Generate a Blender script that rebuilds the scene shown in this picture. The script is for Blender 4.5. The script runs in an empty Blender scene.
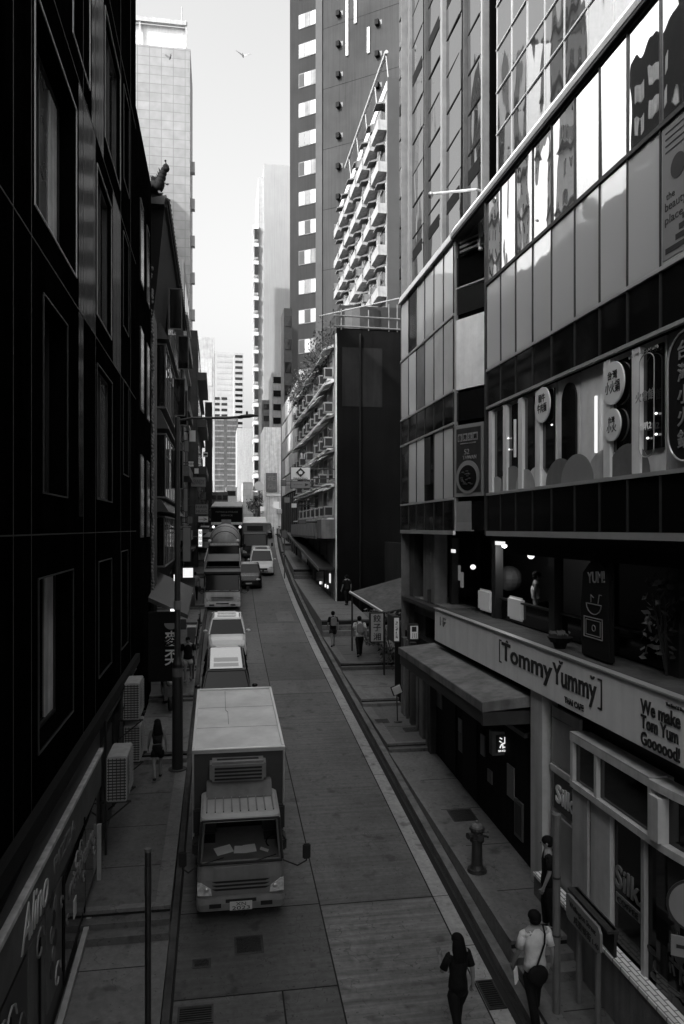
import bpy, bmesh, math, random
from mathutils import Vector, Matrix
random.seed(7)
R = math.radians
scn = bpy.context.scene
COL = scn.collection
# ------------------------------------------------------------------ camera
F = 768.0; H = 8.8; G = 0.0913                     # focal length in px, eye height, street gradient
TH = math.atan(124 / 768.0); CT = math.cos(TH); ST = math.sin(TH)
cam_d = bpy.data.cameras.new("camera"); cam = bpy.data.objects.new("camera", cam_d); COL.objects.link(cam)
cam.location = (0, 0, H); cam.rotation_euler = (R(90), 0, -TH)
cam_d.sensor_width = 36; cam_d.lens = 36 * F / 1024; cam_d.shift_y = 16 / 1024.0
cam_d.clip_start = 0.05; cam_d.clip_end = 4000
scn.camera = cam
# ------------------------------------------------------------------ world, sun, exposure
TO_SUN = Vector((-0.66, -0.42, 0.62)).normalized()
w = bpy.data.worlds.new("World"); scn.world = w; w.use_nodes = True
nt = w.node_tree; nt.nodes.clear()
sky = nt.nodes.new('ShaderNodeTexSky'); sky.sky_type = 'NISHITA'; sky.sun_disc = False
sky.sun_elevation = math.asin(TO_SUN.z); sky.sun_rotation = math.atan2(TO_SUN.x, TO_SUN.y)
sky.air_density = 2.0; sky.dust_density = 9.0; sky.ozone_density = 1.0
bw = nt.nodes.new('ShaderNodeRGBToBW'); bg = nt.nodes.new('ShaderNodeBackground'); wo = nt.nodes.new('ShaderNodeOutputWorld')
bg.inputs[1].default_value = 0.15
nt.links.new(sky.outputs[0], bw.inputs[0]); nt.links.new(bw.outputs[0], bg.inputs[0]); nt.links.new(bg.outputs[0], wo.inputs[0])
sd = bpy.data.lights.new("sun", 'SUN'); sd.energy = 2.0; sd.angle = R(0.5); sd.color = (1, 1, 1)
so = bpy.data.objects.new("sun", sd); COL.objects.link(so); so.location = (-30, -20, 60)
so.rotation_euler = TO_SUN.to_track_quat('Z', 'Y').to_euler()
scn.view_settings.view_transform = 'Standard'; scn.view_settings.look = 'None'
scn.view_settings.exposure = 1.5; scn.view_settings.gamma = 1.0
scn.render.engine = 'CYCLES'
scn.cycles.max_bounces = 7; scn.cycles.diffuse_bounces = 4; scn.cycles.glossy_bounces = 4; scn.cycles.transmission_bounces = 4
scn.cycles.caustics_reflective = False; scn.cycles.caustics_refractive = False
scn.cycles.sample_clamp_indirect = 4
scn.cycles.use_denoising = True

# ------------------------------------------------------------------ measuring the place (street frame: +Y up the street)
def zg(Y): return G * Y if Y < 100 else G * 100 + (Y - 100) * 0.004
def B(Y): return 0.0006 * (Y - 30) ** 2 if Y > 30 else 0.0
def yX(px, X):                                      # distance up the street of the point seen at px on the plane x = X
    k = (px - 342) / F
    return X * (CT - k * ST) / (ST + k * CT)
def xY(px, Y):
    k = (px - 342) / F
    return Y * (ST + k * CT) / (CT - k * ST)
def zP(py, X, Y): return H + (528 - py) / F * (X * ST + Y * CT)

# ------------------------------------------------------------------ materials
MATS = {}
def mat(name, c, rough=0.7, metal=0.0, var=0.25, scale=1.5, bump=0.0, bscale=20.0, spec=0.5, emit=0.0, streak=0.0, coat=0.0, stretch=(1, 1, 1)):
    m = bpy.data.materials.new(name); m.use_nodes = True; t = m.node_tree; n = t.nodes; L = t.links
    p = n['Principled BSDF']
    p.inputs['Roughness'].default_value = rough; p.inputs['Metallic'].default_value = metal
    p.inputs['Specular IOR Level'].default_value = spec
    if coat: p.inputs['Coat Weight'].default_value = coat; p.inputs['Coat Roughness'].default_value = 0.05
    tc = n.new('ShaderNodeTexCoord'); mp = n.new('ShaderNodeMapping'); mp.inputs['Scale'].default_value = stretch
    L.new(tc.outputs['Object'], mp.inputs[0])
    if var > 0:
        nz = n.new('ShaderNodeTexNoise'); nz.inputs['Scale'].default_value = scale; nz.inputs['Detail'].default_value = 7; nz.inputs['Roughness'].default_value = 0.65
        L.new(mp.outputs[0], nz.inputs[0])
        mr = n.new('ShaderNodeMapRange'); mr.inputs[1].default_value = 0.3; mr.inputs[2].default_value = 0.7
        mr.inputs[3].default_value = c * (1 - var); mr.inputs[4].default_value = c * (1 + var)
        L.new(nz.outputs[0], mr.inputs[0]); out = mr.outputs[0]
        if streak > 0:
            m2 = n.new('ShaderNodeMapping'); m2.inputs['Scale'].default_value = (3.0, 3.0, 0.12); L.new(tc.outputs['Object'], m2.inputs[0])
            n2 = n.new('ShaderNodeTexNoise'); n2.inputs['Scale'].default_value = 1.6; n2.inputs['Detail'].default_value = 5; L.new(m2.outputs[0], n2.inputs[0])
            r2 = n.new('ShaderNodeMapRange'); r2.inputs[1].default_value = 0.42; r2.inputs[2].default_value = 0.68; r2.inputs[3].default_value = 1.0; r2.inputs[4].default_value = 1 - streak
            L.new(n2.outputs[0], r2.inputs[0])
            mu = n.new('ShaderNodeMath'); mu.operation = 'MULTIPLY'; L.new(out, mu.inputs[0]); L.new(r2.outputs[0], mu.inputs[1]); out = mu.outputs[0]
        L.new(out, p.inputs['Base Color'])
    else:
        p.inputs['Base Color'].default_value = (c, c, c, 1)
    if bump > 0:
        nb = n.new('ShaderNodeTexNoise'); nb.inputs['Scale'].default_value = bscale; nb.inputs['Detail'].default_value = 4; L.new(mp.outputs[0], nb.inputs[0])
        bp = n.new('ShaderNodeBump'); bp.inputs['Strength'].default_value = bump; bp.inputs['Distance'].default_value = 0.05
        L.new(nb.outputs[0], bp.inputs['Height']); L.new(bp.outputs[0], p.inputs['Normal'])
    if emit > 0:
        p.inputs['Emission Color'].default_value = (1, 1, 1, 1); p.inputs['Emission Strength'].default_value = emit
    MATS[name] = m
    return m
def grid_mat(name, c, cl, wy, wz, lw=0.02, rough=0.6, axis='XZ', var=0.08, off=0.0, soft=0.3):
    """brick texture laid on object coordinates: panel / tile joints"""
    m = mat(name, c, rough, var=0); t = m.node_tree; n = t.nodes; L = t.links; p = n['Principled BSDF']
    tc = n.new('ShaderNodeTexCoord'); sp = n.new('ShaderNodeSeparateXYZ'); cb = n.new('ShaderNodeCombineXYZ')
    L.new(tc.outputs['Object'], sp.inputs[0])
    a, b = axis
    L.new(sp.outputs['XYZ'.index(a)], cb.inputs[0]); L.new(sp.outputs['XYZ'.index(b)], cb.inputs[1])
    br = n.new('ShaderNodeTexBrick'); br.offset = off; br.squash = 1
    br.inputs['Scale'].default_value = 1; br.inputs['Brick Width'].default_value = wy; br.inputs['Row Height'].default_value = wz
    br.inputs['Mortar Size'].default_value = lw; br.inputs['Mortar Smooth'].default_value = soft
    for k, v in ((1, c * (1 - var)), (2, c * (1 + var)), (3, cl)): br.inputs[k].default_value = (v, v, v, 1)
    L.new(cb.outputs[0], br.inputs[0])
    nz = n.new('ShaderNodeTexNoise'); nz.inputs['Scale'].default_value = 0.9; nz.inputs['Detail'].default_value = 6; L.new(tc.outputs['Object'], nz.inputs[0])
    mr = n.new('ShaderNodeMapRange'); mr.inputs[1].default_value = .3; mr.inputs[2].default_value = .7; mr.inputs[3].default_value = .85; mr.inputs[4].default_value = 1.1
    L.new(nz.outputs[0], mr.inputs[0])
    mx = n.new('ShaderNodeVectorMath'); mx.operation = 'SCALE'; L.new(br.outputs[0], mx.inputs[0]); L.new(mr.outputs[0], mx.inputs['Scale']); L.new(mx.outputs[0], p.inputs['Base Color'])
    return m
def mirror_mat(name, tint, rough, wob, scale=0.35, mixd=0.25, dc=0.1, stretch=(1, 1, .5)):
    """coated curtain-wall glass: wavy mirror over a dull grey body"""
    m = bpy.data.materials.new(name); m.use_nodes = True; t = m.node_tree; n = t.nodes; L = t.links; n.remove(n['Principled BSDF'])
    o = n['Material Output']; g = n.new('ShaderNodeBsdfGlossy'); g.inputs[0].default_value = (tint,) * 3 + (1,); g.inputs['Roughness'].default_value = rough
    d = n.new('ShaderNodeBsdfDiffuse'); d.inputs[0].default_value = (dc,) * 3 + (1,)
    mx = n.new('ShaderNodeMixShader'); mx.inputs[0].default_value = mixd
    tc = n.new('ShaderNodeTexCoord'); mp = n.new('ShaderNodeMapping'); mp.inputs['Scale'].default_value = stretch
    nz = n.new('ShaderNodeTexNoise'); nz.inputs['Scale'].default_value = scale; nz.inputs['Detail'].default_value = 1.5
    bp = n.new('ShaderNodeBump'); bp.inputs['Strength'].default_value = 1.0; bp.inputs['Distance'].default_value = wob
    L.new(tc.outputs['Object'], mp.inputs[0]); L.new(mp.outputs[0], nz.inputs[0]); L.new(nz.outputs[0], bp.inputs['Height']); L.new(bp.outputs[0], g.inputs['Normal'])
    L.new(g.outputs[0], mx.inputs[1]); L.new(d.outputs[0], mx.inputs[2]); L.new(mx.outputs[0], o.inputs[0])
    MATS[name] = m; return m
M = MATS
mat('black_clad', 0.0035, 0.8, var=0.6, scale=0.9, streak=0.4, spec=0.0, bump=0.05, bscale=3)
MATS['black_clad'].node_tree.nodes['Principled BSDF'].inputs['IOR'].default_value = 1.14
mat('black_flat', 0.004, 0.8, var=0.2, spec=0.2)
mat('dark_trim', 0.02, 0.5, var=0.2)
mat('dark_joint', 0.005, 0.6, var=0.3)
mat('dark_paint', 0.03, 0.45, var=0.3, scale=4)
mat('steel_dark', 0.05, 0.4, metal=0.6, var=0.3, scale=5)
mat('steel', 0.32, 0.35, metal=0.7, var=0.15, scale=4)
mat('steel_bright', 0.6, 0.3, metal=0.8, var=0.1)
mat('alu_line', 0.5, 0.38, metal=0.5, var=0.1)
mat('concrete', 0.16, 0.85, var=0.35, scale=1.2, bump=0.3, bscale=25, streak=0.35)
mat('concrete_pale', 0.34, 0.8, var=0.22, scale=0.8, bump=0.2, bscale=18, streak=0.3)
mat('concrete_dark', 0.06, 0.85, var=0.5, scale=0.7, bump=0.3, bscale=15, streak=0.4)
mat('end_dark', 0.005, 0.95, var=0.5, scale=0.35, streak=0.3, spec=0.1)
mat('win_white', 0.45, 0.25, var=0.15, scale=.8)  # white base stands in for bright reflections in the tower panes
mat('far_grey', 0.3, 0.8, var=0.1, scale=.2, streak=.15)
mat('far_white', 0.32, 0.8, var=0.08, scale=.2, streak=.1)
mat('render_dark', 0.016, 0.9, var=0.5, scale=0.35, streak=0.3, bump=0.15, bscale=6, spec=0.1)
mat('white_paint', 0.72, 0.5, var=0.1, scale=3, streak=0.12)
mat('white_dirty', 0.78, 0.6, var=0.2, scale=2, streak=0.35)
mat('grey_paint', 0.38, 0.5, var=0.15, scale=2.5, streak=0.2)
mat('mid_paint', 0.13, 0.6, var=0.25, scale=2, streak=0.2)
mat('sign_cream', 0.74, 0.55, var=0.06, scale=2, streak=0.1)
mat('sign_ink', 0.015, 0.6, var=0)
mat('sign_white', 0.7, 0.5, var=0.05)
mat('sign_grey', 0.2, 0.5, var=0.1)
mat('lit_sign', 0.8, 0.5, var=0, emit=0.3)
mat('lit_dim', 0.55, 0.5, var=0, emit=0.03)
mat('lamp_glow', 0.9, 0.4, var=0, emit=0.45)
mat('tower_panel', 0.045, 0.85, spec=0.15, var=0.35, scale=0.08, streak=0.2)
mat('tower_clad', 0.028, 0.85, spec=0.15, var=0.22, scale=0.12, streak=0.15)
mat('tower_strip', 0.06, 0.75, spec=0.2, var=0.15, scale=0.3)
mat('tile_roof', 0.01, 0.7, var=0.4, scale=3, bump=0.4)
mat('glass_dark', 0.008, 0.06, var=0.3, scale=0.6, bump=0.02, bscale=1.2, spec=0.6)
mat('glass_black', 0.004, 0.12, var=0.3, scale=0.6, spec=0.22)
mat('glass_pale', 0.22, 0.12, var=0.3, scale=0.5, spec=0.7)
mat('glass_white', 0.55, 0.2, var=0.2, scale=0.4)
mirror_mat('mirror_hi', 0.8, 0.012, 0.012, 1.0, 0.1, 0.2, (1, 1, .35))
mirror_mat('mirror_lo', 0.9, 0.03, 0.009, 0.9, 0.5, 0.85, (1, 1, .4))
mirror_mat('mirror_car', 0.6, 0.04, 0.004, 1.6, 0.25, 0.3)
mat('shop_pale', 0.5, 0.55, var=0.12, scale=3, streak=0.25)
mirror_mat('black_gloss', 0.14, 0.1, 0.006, 1.6, 0.3, 0.004, (1, 1.5, .06))
mirror_mat('mirror_up', 0.42, 0.02, 0.018, 0.9, 0.12, 0.1, (1, 1, .3))
mat('box_dark', 0.05, 0.5, var=0.2, scale=2)
mat('rubber', 0.012, 0.8, var=0.3)
mat('skin', 0.22, 0.6, var=0.1, scale=10)
mat('hair', 0.005, 0.8, var=0.3, scale=40, spec=.15)
mat('cloth_black', 0.008, 0.9, var=0.3, scale=15, spec=0.2)
mat('cloth_dark', 0.025, 0.9, var=0.3, scale=15, spec=0.2)
mat('cloth_white', 0.6, 0.85, var=0.12, scale=9, bump=0.3, bscale=14, spec=0.2)
mat('cloth_grey', 0.2, 0.85, var=0.2, scale=12, spec=0.2)
mat('leaf', 0.05, 0.6, var=0.5, scale=3)
mat('truck_white', 0.65, 0.35, var=0.12, scale=2, streak=0.15, coat=0.2)
mat('truck_roofgrey', 0.42, 0.4, var=.15, scale=2, streak=.1)
mat('truck_grey', 0.22, 0.35, var=0.15, scale=2, streak=0.15, coat=0.2)
mat('truck_roof', 0.85, 0.5, var=0.16, scale=1.6, bump=0.05, bscale=5)
mat('car_black', 0.008, 0.25, var=0.2, coat=0.15, scale=3, spec=.3)
mat('glass_car', 0.004, 0.08, var=0.3, scale=1.5, spec=0.3)
mat('lit_far', 0.8, 0.5, var=0, emit=0.08)
mat('car_white', 0.75, 0.25, var=0.05, coat=0.7)
mat('car_silver', 0.4, 0.25, var=0.1, metal=0.3, coat=0.7)
mat('head_lens', 0.6, 0.1, var=0.4, scale=14)
mat('paper', 0.95, 0.7, var=0.1)
mat('plate', 0.6, 0.5, var=0.05)
mat('flat_wall', 0.19, 0.8, var=0.25, scale=1.5, streak=.3)
mat('flat_white', 0.34, 0.7, var=0.25, scale=2, streak=.3)
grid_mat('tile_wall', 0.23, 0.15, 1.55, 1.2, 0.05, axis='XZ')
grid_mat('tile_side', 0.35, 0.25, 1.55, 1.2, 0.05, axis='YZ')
grid_mat('brick_ledge', 0.8, 0.2, 0.24, 0.075, 0.012, axis='YX', off=0.5, var=0.12)
grid_mat('paver', 0.075, 0.045, 0.6, 0.6, 0.012, axis='XY', var=0.2, rough=0.85)
grid_mat('far_tile', 0.5, 0.38, 1.2, 1.0, 0.04, axis='XZ', off=0.5)
# concrete street slabs, brushed across
def road_mat(name, c, groove, gs):
    m = mat(name, c, 0.58, var=0); t = m.node_tree; n = t.nodes; L = t.links; p = n['Principled BSDF']
    tc = n.new('ShaderNodeTexCoord')
    def noise(sc, st, det=6, rg=.65):
        mp = n.new('ShaderNodeMapping'); mp.inputs['Scale'].default_value = st; L.new(tc.outputs['Object'], mp.inputs[0])
        z = n.new('ShaderNodeTexNoise'); z.inputs['Scale'].default_value = sc; z.inputs['Detail'].default_value = det; z.inputs['Roughness'].default_value = rg; L.new(mp.outputs[0], z.inputs[0]); return z.outputs[0]
    def rng(s, a, b, lo, hi):
        q = n.new('ShaderNodeMapRange'); q.inputs[1].default_value = a; q.inputs[2].default_value = b; q.inputs[3].default_value = lo; q.inputs[4].default_value = hi; L.new(s, q.inputs[0]); return q.outputs[0]
    def mul(a, b):
        q = n.new('ShaderNodeMath'); q.operation = 'MULTIPLY'; L.new(a, q.inputs[0]); L.new(b, q.inputs[1]); return q.outputs[0]
    s = rng(noise(0.5, (1, .35, 1)), .3, .7, .72, 1.3)
    s = mul(s, rng(noise(9, (1, 1, 1), 8), .3, .7, .78, 1.24))
    s = mul(s, rng(noise(1.0, (0.35, gs, 1), 5, .7), .3, .72, 1 - groove, 1 + groove))
    s = mul(s, rng(noise(2.3, (1, 1, 1), 2, .5), .62, .72, 1, .5)); s = mul(s, rng(noise(.9, (1, .4, 1), 5, .75), .56, .7, 1, .68)); s = mul(s, rng(noise(14, (1, 1, 1), 1, .5), .7, .74, 1, .45))
    sb = n.new('ShaderNodeMath'); sb.operation = 'SUBTRACT'; L.new(noise(.55, (1, 1, 1), 4, .6), sb.inputs[0]); sb.inputs[1].default_value = .5
    ab_ = n.new('ShaderNodeMath'); ab_.operation = 'ABSOLUTE'; L.new(sb.outputs[0], ab_.inputs[0]); s = mul(s, rng(ab_.outputs[0], .0008, .003, .55, 1))
    q = n.new('ShaderNodeMath'); q.operation = 'MULTIPLY'; L.new(s, q.inputs[0]); q.inputs[1].default_value = c; L.new(q.outputs[0], p.inputs['Base Color'])
    b = n.new('ShaderNodeBump'); b.inputs['Strength'].default_value = .35; b.inputs['Distance'].default_value = .02; L.new(noise(1.0, (0.6, gs * 1.6, 1), 4), b.inputs['Height']); L.new(b.outputs[0], p.inputs['Normal'])
road_mat('slab_a', 0.108, 0.3, 9); road_mat('slab_b', 0.155, 0.55, 7); road_mat('slab_c', 0.085, 0.25, 9); road_mat('slab_d', 0.13, 0.15, 9)
road_mat('gutter', 0.3, 0.1, 3); road_mat('walk', 0.1, 0.1, 2); road_mat('walk_pale', 0.15, 0.12, 2)
mat('joint', 0.012, 0.95, var=0.3); mat('drain', 0.02, 0.8, var=0.6, scale=3); mat('cover', 0.008, 0.6, var=0.3, scale=8, bump=.5, bscale=30)
mat('ground', 0.09, 0.9, var=0.4, scale=0.2)

# ------------------------------------------------------------------ object helpers
ORG = {}
def tag(o, label=None, cat=None, group=None, kind=None):
    if label: o['label'] = label
    if cat: o['category'] = cat
    if group: o['group'] = group
    if kind: o['kind'] = kind
    return o
def thing(name, label, cat, loc=(0, 0, 0), group=None, local=False, rot=(0, 0, 0)):
    o = bpy.data.objects.new(name, None); COL.objects.link(o); o.location = loc; o.rotation_euler = rot
    o.empty_display_size = 0.3
    ORG[o.name] = Vector((0, 0, 0)) if local else Vector(loc)
    return tag(o, label, cat, group)
class MB:
    def __init__(s): s.v = []; s.f = []; s.mi = []; s.cur = 0
    def add(s, vs, fs):
        b = len(s.v); s.v += [Vector(p) for p in vs]
        for q in fs: s.f.append([b + i for i in q]); s.mi.append(s.cur)
        return s
    def box(s, x0, x1, y0, y1, z0, z1):
        x0, x1 = min(x0, x1), max(x0, x1); y0, y1 = min(y0, y1), max(y0, y1); z0, z1 = min(z0, z1), max(z0, z1)
        return s.add([(x, y, z) for x in (x0, x1) for y in (y0, y1) for z in (z0, z1)],
                     [(0, 1, 3, 2), (4, 6, 7, 5), (0, 4, 5, 1), (2, 3, 7, 6), (0, 2, 6, 4), (1, 5, 7, 3)])
    def hexa(s, p):                                  # p: 4 bottom (ccw) + 4 top
        return s.add(p, [(3, 2, 1, 0), (4, 5, 6, 7), (0, 1, 5, 4), (1, 2, 6, 5), (2, 3, 7, 6), (3, 0, 4, 7)])
    def obox(s, c, u, v, w):                         # centre + half vectors
        c, u, v, w = Vector(c), Vector(u), Vector(v), Vector(w)
        return s.hexa([c - u - v - w, c + u - v - w, c + u + v - w, c - u + v - w, c - u - v + w, c + u - v + w, c + u + v + w, c - u + v + w])
    def prism(s, poly, o, u, v, ext):                # 2-D polygon in plane (o; u, v) pushed along ext
        o, u, v, ext = Vector(o), Vector(u), Vector(v), Vector(ext); n = len(poly)
        a = [o + u * p[0] + v * p[1] for p in poly]
        return s.add(a + [p + ext for p in a], [list(range(n))[::-1], list(range(n, 2 * n))] + [(i, (i + 1) % n, n + (i + 1) % n, n + i) for i in range(n)])
    def cyl(s, p0, p1, r0, r1=None, n=12):
        p0, p1 = Vector(p0), Vector(p1); r1 = r0 if r1 is None else r1
        d = (p1 - p0).normalized(); a = d.orthogonal().normalized(); b = d.cross(a)
        vs = [p0 + (a * math.cos(t) + b * math.sin(t)) * r0 for t in [2 * math.pi * i / n for i in range(n)]] + \
             [p1 + (a * math.cos(t) + b * math.sin(t)) * r1 for t in [2 * math.pi * i / n for i in range(n)]]
        return s.add(vs, [list(range(n))[::-1], list(range(n, 2 * n))] + [(i, (i + 1) % n, n + (i + 1) % n, n + i) for i in range(n)])
    def tube(s, pts, r, n=8):
        for a, b in zip(pts[:-1], pts[1:]): s.cyl(a, b, r, r, n)
        for p in pts[1:-1]: s.ball(p, (r, r, r), n, 4)
        return s
    def ball(s, c, r, n=12, m=8):
        c = Vector(c); vs = [c + Vector((0, 0, r[2]))]
        for i in range(1, m):
            a = math.pi * i / m
            for j in range(n):
                t = 2 * math.pi * j / n; vs.append(c + Vector((r[0] * math.sin(a) * math.cos(t), r[1] * math.sin(a) * math.sin(t), r[2] * math.cos(a))))
        vs.append(c - Vector((0, 0, r[2]))); fs = []
        for j in range(n): fs.append((0, 1 + j, 1 + (j + 1) % n))
        for i in range(m - 2):
            for j in range(n):
                a = 1 + i * n + j; b = 1 + i * n + (j + 1) % n; fs.append((a, a + n, b + n, b))
        k = len(vs) - 1; q = 1 + (m - 2) * n
        for j in range(n): fs.append((k, q + (j + 1) % n, q + j))
        return s.add(vs, fs)
    def loft(s, rings, cap=True):
        n = len(rings[0]); vs = [p for r in rings for p in r]; fs = []
        for k in range(len(rings) - 1):
            for i in range(n): fs.append((k * n + i, k * n + (i + 1) % n, (k + 1) * n + (i + 1) % n, (k + 1) * n + i))
        if cap: fs += [list(range(n))[::-1], list(range((len(rings) - 1) * n, len(rings) * n))]
        return s.add(vs, fs)
    def m(s, i): s.cur = i; return s
    def build(s, name, material, parent=None, bevel=0.0, smooth=False, label=None, cat=None, group=None, kind=None, seg=2, loc=None):
        me = bpy.data.meshes.new(name)
        if parent is None:
            if loc is None:
                xs = [p.x for p in s.v]; ys = [p.y for p in s.v]; loc = ((min(xs) + max(xs)) / 2, (min(ys) + max(ys)) / 2, min(p.z for p in s.v))
            off = Vector(loc)
        else: off = ORG[parent.name]
        me.from_pydata([tuple(p - off) for p in s.v], [], s.f)
        ms = material if isinstance(material, (list, tuple)) else [material]
        for q in ms: me.materials.append(M[q] if isinstance(q, str) else q)
        for p, i in zip(me.polygons, s.mi): p.material_index = i
        bm = bmesh.new(); bm.from_mesh(me); bmesh.ops.recalc_face_normals(bm, faces=bm.faces)
        if bevel > 0:
            bmesh.ops.bevel(bm, geom=[e for e in bm.edges if len(e.link_faces) == 2 and e.calc_face_angle(0) > 0.5], offset=bevel, segments=seg, affect='EDGES', clamp_overlap=True)
        bm.to_mesh(me); bm.free()
        if smooth:
            for p in me.polygons: p.use_smooth = True
        o = bpy.data.objects.new(name, me); COL.objects.link(o)
        if parent is not None: o.parent = parent; ORG[o.name] = off
        else: o.location = off; ORG[o.name] = off
        return tag(o, label, cat, group, kind)
def box(name, material, parent, *a, **k): return MB().box(*a).build(name, material, parent, **k)
def copy_tree(o, parent=None):
    c = o.copy(); COL.objects.link(c)
    if parent is not None: c.parent = parent
    ORG[c.name] = ORG.get(o.name, Vector((0, 0, 0)))
    for ch in list(o.children): copy_tree(ch, c)
    return c
def text(s, material, parent, o, u, v, width=None, height=None, ext=0.01, align='C', shear=0.0, bold=0.0, line=1.0, label=None):
    """lettering as a solid mesh: o = anchor (centre or left), u = reading direction, v = up"""
    cu = bpy.data.curves.new('lettering', 'FONT'); cu.body = s; cu.size = 1; cu.extrude = 0.5; cu.offset = bold; cu.shear = shear; cu.space_line = line
    cu.resolution_u = 3
    to = bpy.data.objects.new('lettering', cu); COL.objects.link(to)
    dg = bpy.context.evaluated_depsgraph_get(); dg.update()
    me = bpy.data.meshes.new_from_object(to.evaluated_get(dg)); bpy.data.objects.remove(to)
    if not me.vertices: return None
    xs = [p.co.x for p in me.vertices]; ys = [p.co.y for p in me.vertices]
    x0, x1, y0, y1 = min(xs), max(xs), min(ys), max(ys); kx = ky = 1.0
    if width: kx = width / (x1 - x0)
    if height: ky = height / (y1 - y0)
    if not width: kx = ky
    if not height: ky = kx
    o, u, v = Vector(o), Vector(u).normalized(), Vector(v).normalized(); nrm = u.cross(v)
    cx = (x0 + x1) / 2 if align == 'C' else x0; cy = (y0 + y1) / 2
    off = ORG[parent.name] if parent is not None else o
    for p in me.vertices:
        p.co = o + u * ((p.co.x - cx) * kx) + v * ((p.co.y - cy) * ky) + nrm * (p.co.z * 2 * ext) - off
    me.materials.clear(); me.materials.append(M[material]); me.name = 'lettering'
    ob = bpy.data.objects.new('lettering', me); COL.objects.link(ob)
    if parent is not None: ob.parent = parent; ORG[ob.name] = off
    else: ob.location = o
    if label: ob['label'] = label
    return ob
# ================================================================== GROUND AND STREET
def sheet(name, material, xs, Ys, dz, kind='structure', thick=0, parent=None, zf=zg, label=None):
    mb = MB(); (xa, xb) = xs; vs = []
    for Y in Ys:
        a = xa(Y) if callable(xa) else xa; b = xb(Y) if callable(xb) else xb
        vs += [(a, Y, zf(Y) + dz), (b, Y, zf(Y) + dz)]
    mb.add(vs, [(2 * i, 2 * i + 1, 2 * i + 3, 2 * i + 2) for i in range(len(Ys) - 1)])
    return mb.build(name, material, parent, kind=kind)
YS = [-40, 0, 10, 20, 30, 36, 42, 48, 54, 60, 66, 72, 78, 84, 90, 95, 100]
sheet('ground', 'ground', (-900, 900), [-60, 0, 50, 100, 400, 3000], -0.03)
XL0, XR0 = -0.72, 4.62                              # carriageway
sheet('road_base', 'joint', (lambda Y: XL0 + B(Y) - .1, lambda Y: XR0 + B(Y) + .1), YS, -0.015)
road = MB()
def slab(x0, x1, y0, y1, m, gap=0.014):
    n = max(1, int((y1 - y0) / 3)) if y1 > 30 else 1
    for k in range(n):
        a = y0 + (y1 - y0) * k / n; b = y0 + (y1 - y0) * (k + 1) / n
        a2 = a + (gap if k == 0 else 0); b2 = b - (gap if k == n - 1 else 0)
        road.m(m).add([(x0 + gap + B(a2), a2, zg(a2)), (x1 - gap + B(a2), a2, zg(a2)), (x1 - gap + B(b2), b2, zg(b2)), (x0 + gap + B(b2), b2, zg(b2))], [(0, 1, 2, 3)])
J = 1.98
for a, b, m in ((-40, -20, 0), (-20, 4, 2), (12.68, 15.06, 2), (15.06, 21, 0), (21, 27, 2), (27, 33, 0), (33, 39, 3), (39, 45, 0), (45, 52, 2), (52, 60, 0), (60, 70, 2), (70, 82, 0), (82, 100, 2)):
    slab(XL0, J, a, b, m)
slab(XL0, 1.05, 4, 12.68, 0); slab(1.05, J, 4, 12.68, 2)
for a, b, m in ((-40, 4, 0), (4, 15.0, 1), (15.0, 28.6, 0), (28.6, 30.4, 3), (30.4, 36.5, 2), (36.5, 41, 0), (41, 47, 2), (47, 55, 0), (55, 64, 2), (64, 76, 0), (76, 100, 2)):
    slab(J, 4.27, a, b, m)
tag(road.build('road', ['slab_a', 'slab_b', 'slab_c', 'slab_d'], kind='structure', loc=(0, 0, 0)))
for i, (x0, x1, y0, y1) in enumerate(((2.9, 4.0, 33, 36), (2.1, 3.0, 28.7, 30.2), (3.2, 4.1, 41.4, 44))):
    sheet('road_patch', ['slab_c', 'slab_d', 'slab_d'][i], (x0, x1), [y0, y1], 0.004)
gut = MB()
g0 = [-40, 4, 11.2, 12.3, 13.4, 15.0, 21, 27, 33, 36, 40, 46, 52, 58, 64, 70, 76, 82, 90, 100]
for a, b in zip(g0[:-1], g0[1:]):
    gut.add([(4.285 + B(a), a + .01, zg(a + .01)), (4.6 + B(a), a + .01, zg(a + .01)), (4.6 + B(b), b - .01, zg(b - .01)), (4.285 + B(b), b - .01, zg(b - .01))], [(0, 1, 2, 3)])
gut.build('gutter_strip', 'gutter', kind='structure', loc=(0, 0, 0))
# open channel between the gutter and the raised footway, with its dark kerb
def ribbon(name, m, xa, xb, Ys, za, zb, kind='structure'):
    mb = MB(); rings = []
    for Y in Ys:
        a, b, z = xa + B(Y), xb + B(Y), zg(Y); rings.append([(a, Y, z + za), (b, Y, z + za), (b, Y, z + zb), (a, Y, z + zb)])
    mb.loft([[Vector(p) for p in r] for r in rings]); return mb.build(name, m, kind=kind, loc=(0, 0, 0))
ribbon('drain_channel', 'drain', 4.6, 4.86, YS, -0.3, -0.03)
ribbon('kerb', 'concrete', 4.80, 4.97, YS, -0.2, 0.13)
ribbon('kerb', 'concrete_dark', -0.86, -0.74, YS, -0.2, 0.13)

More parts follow.
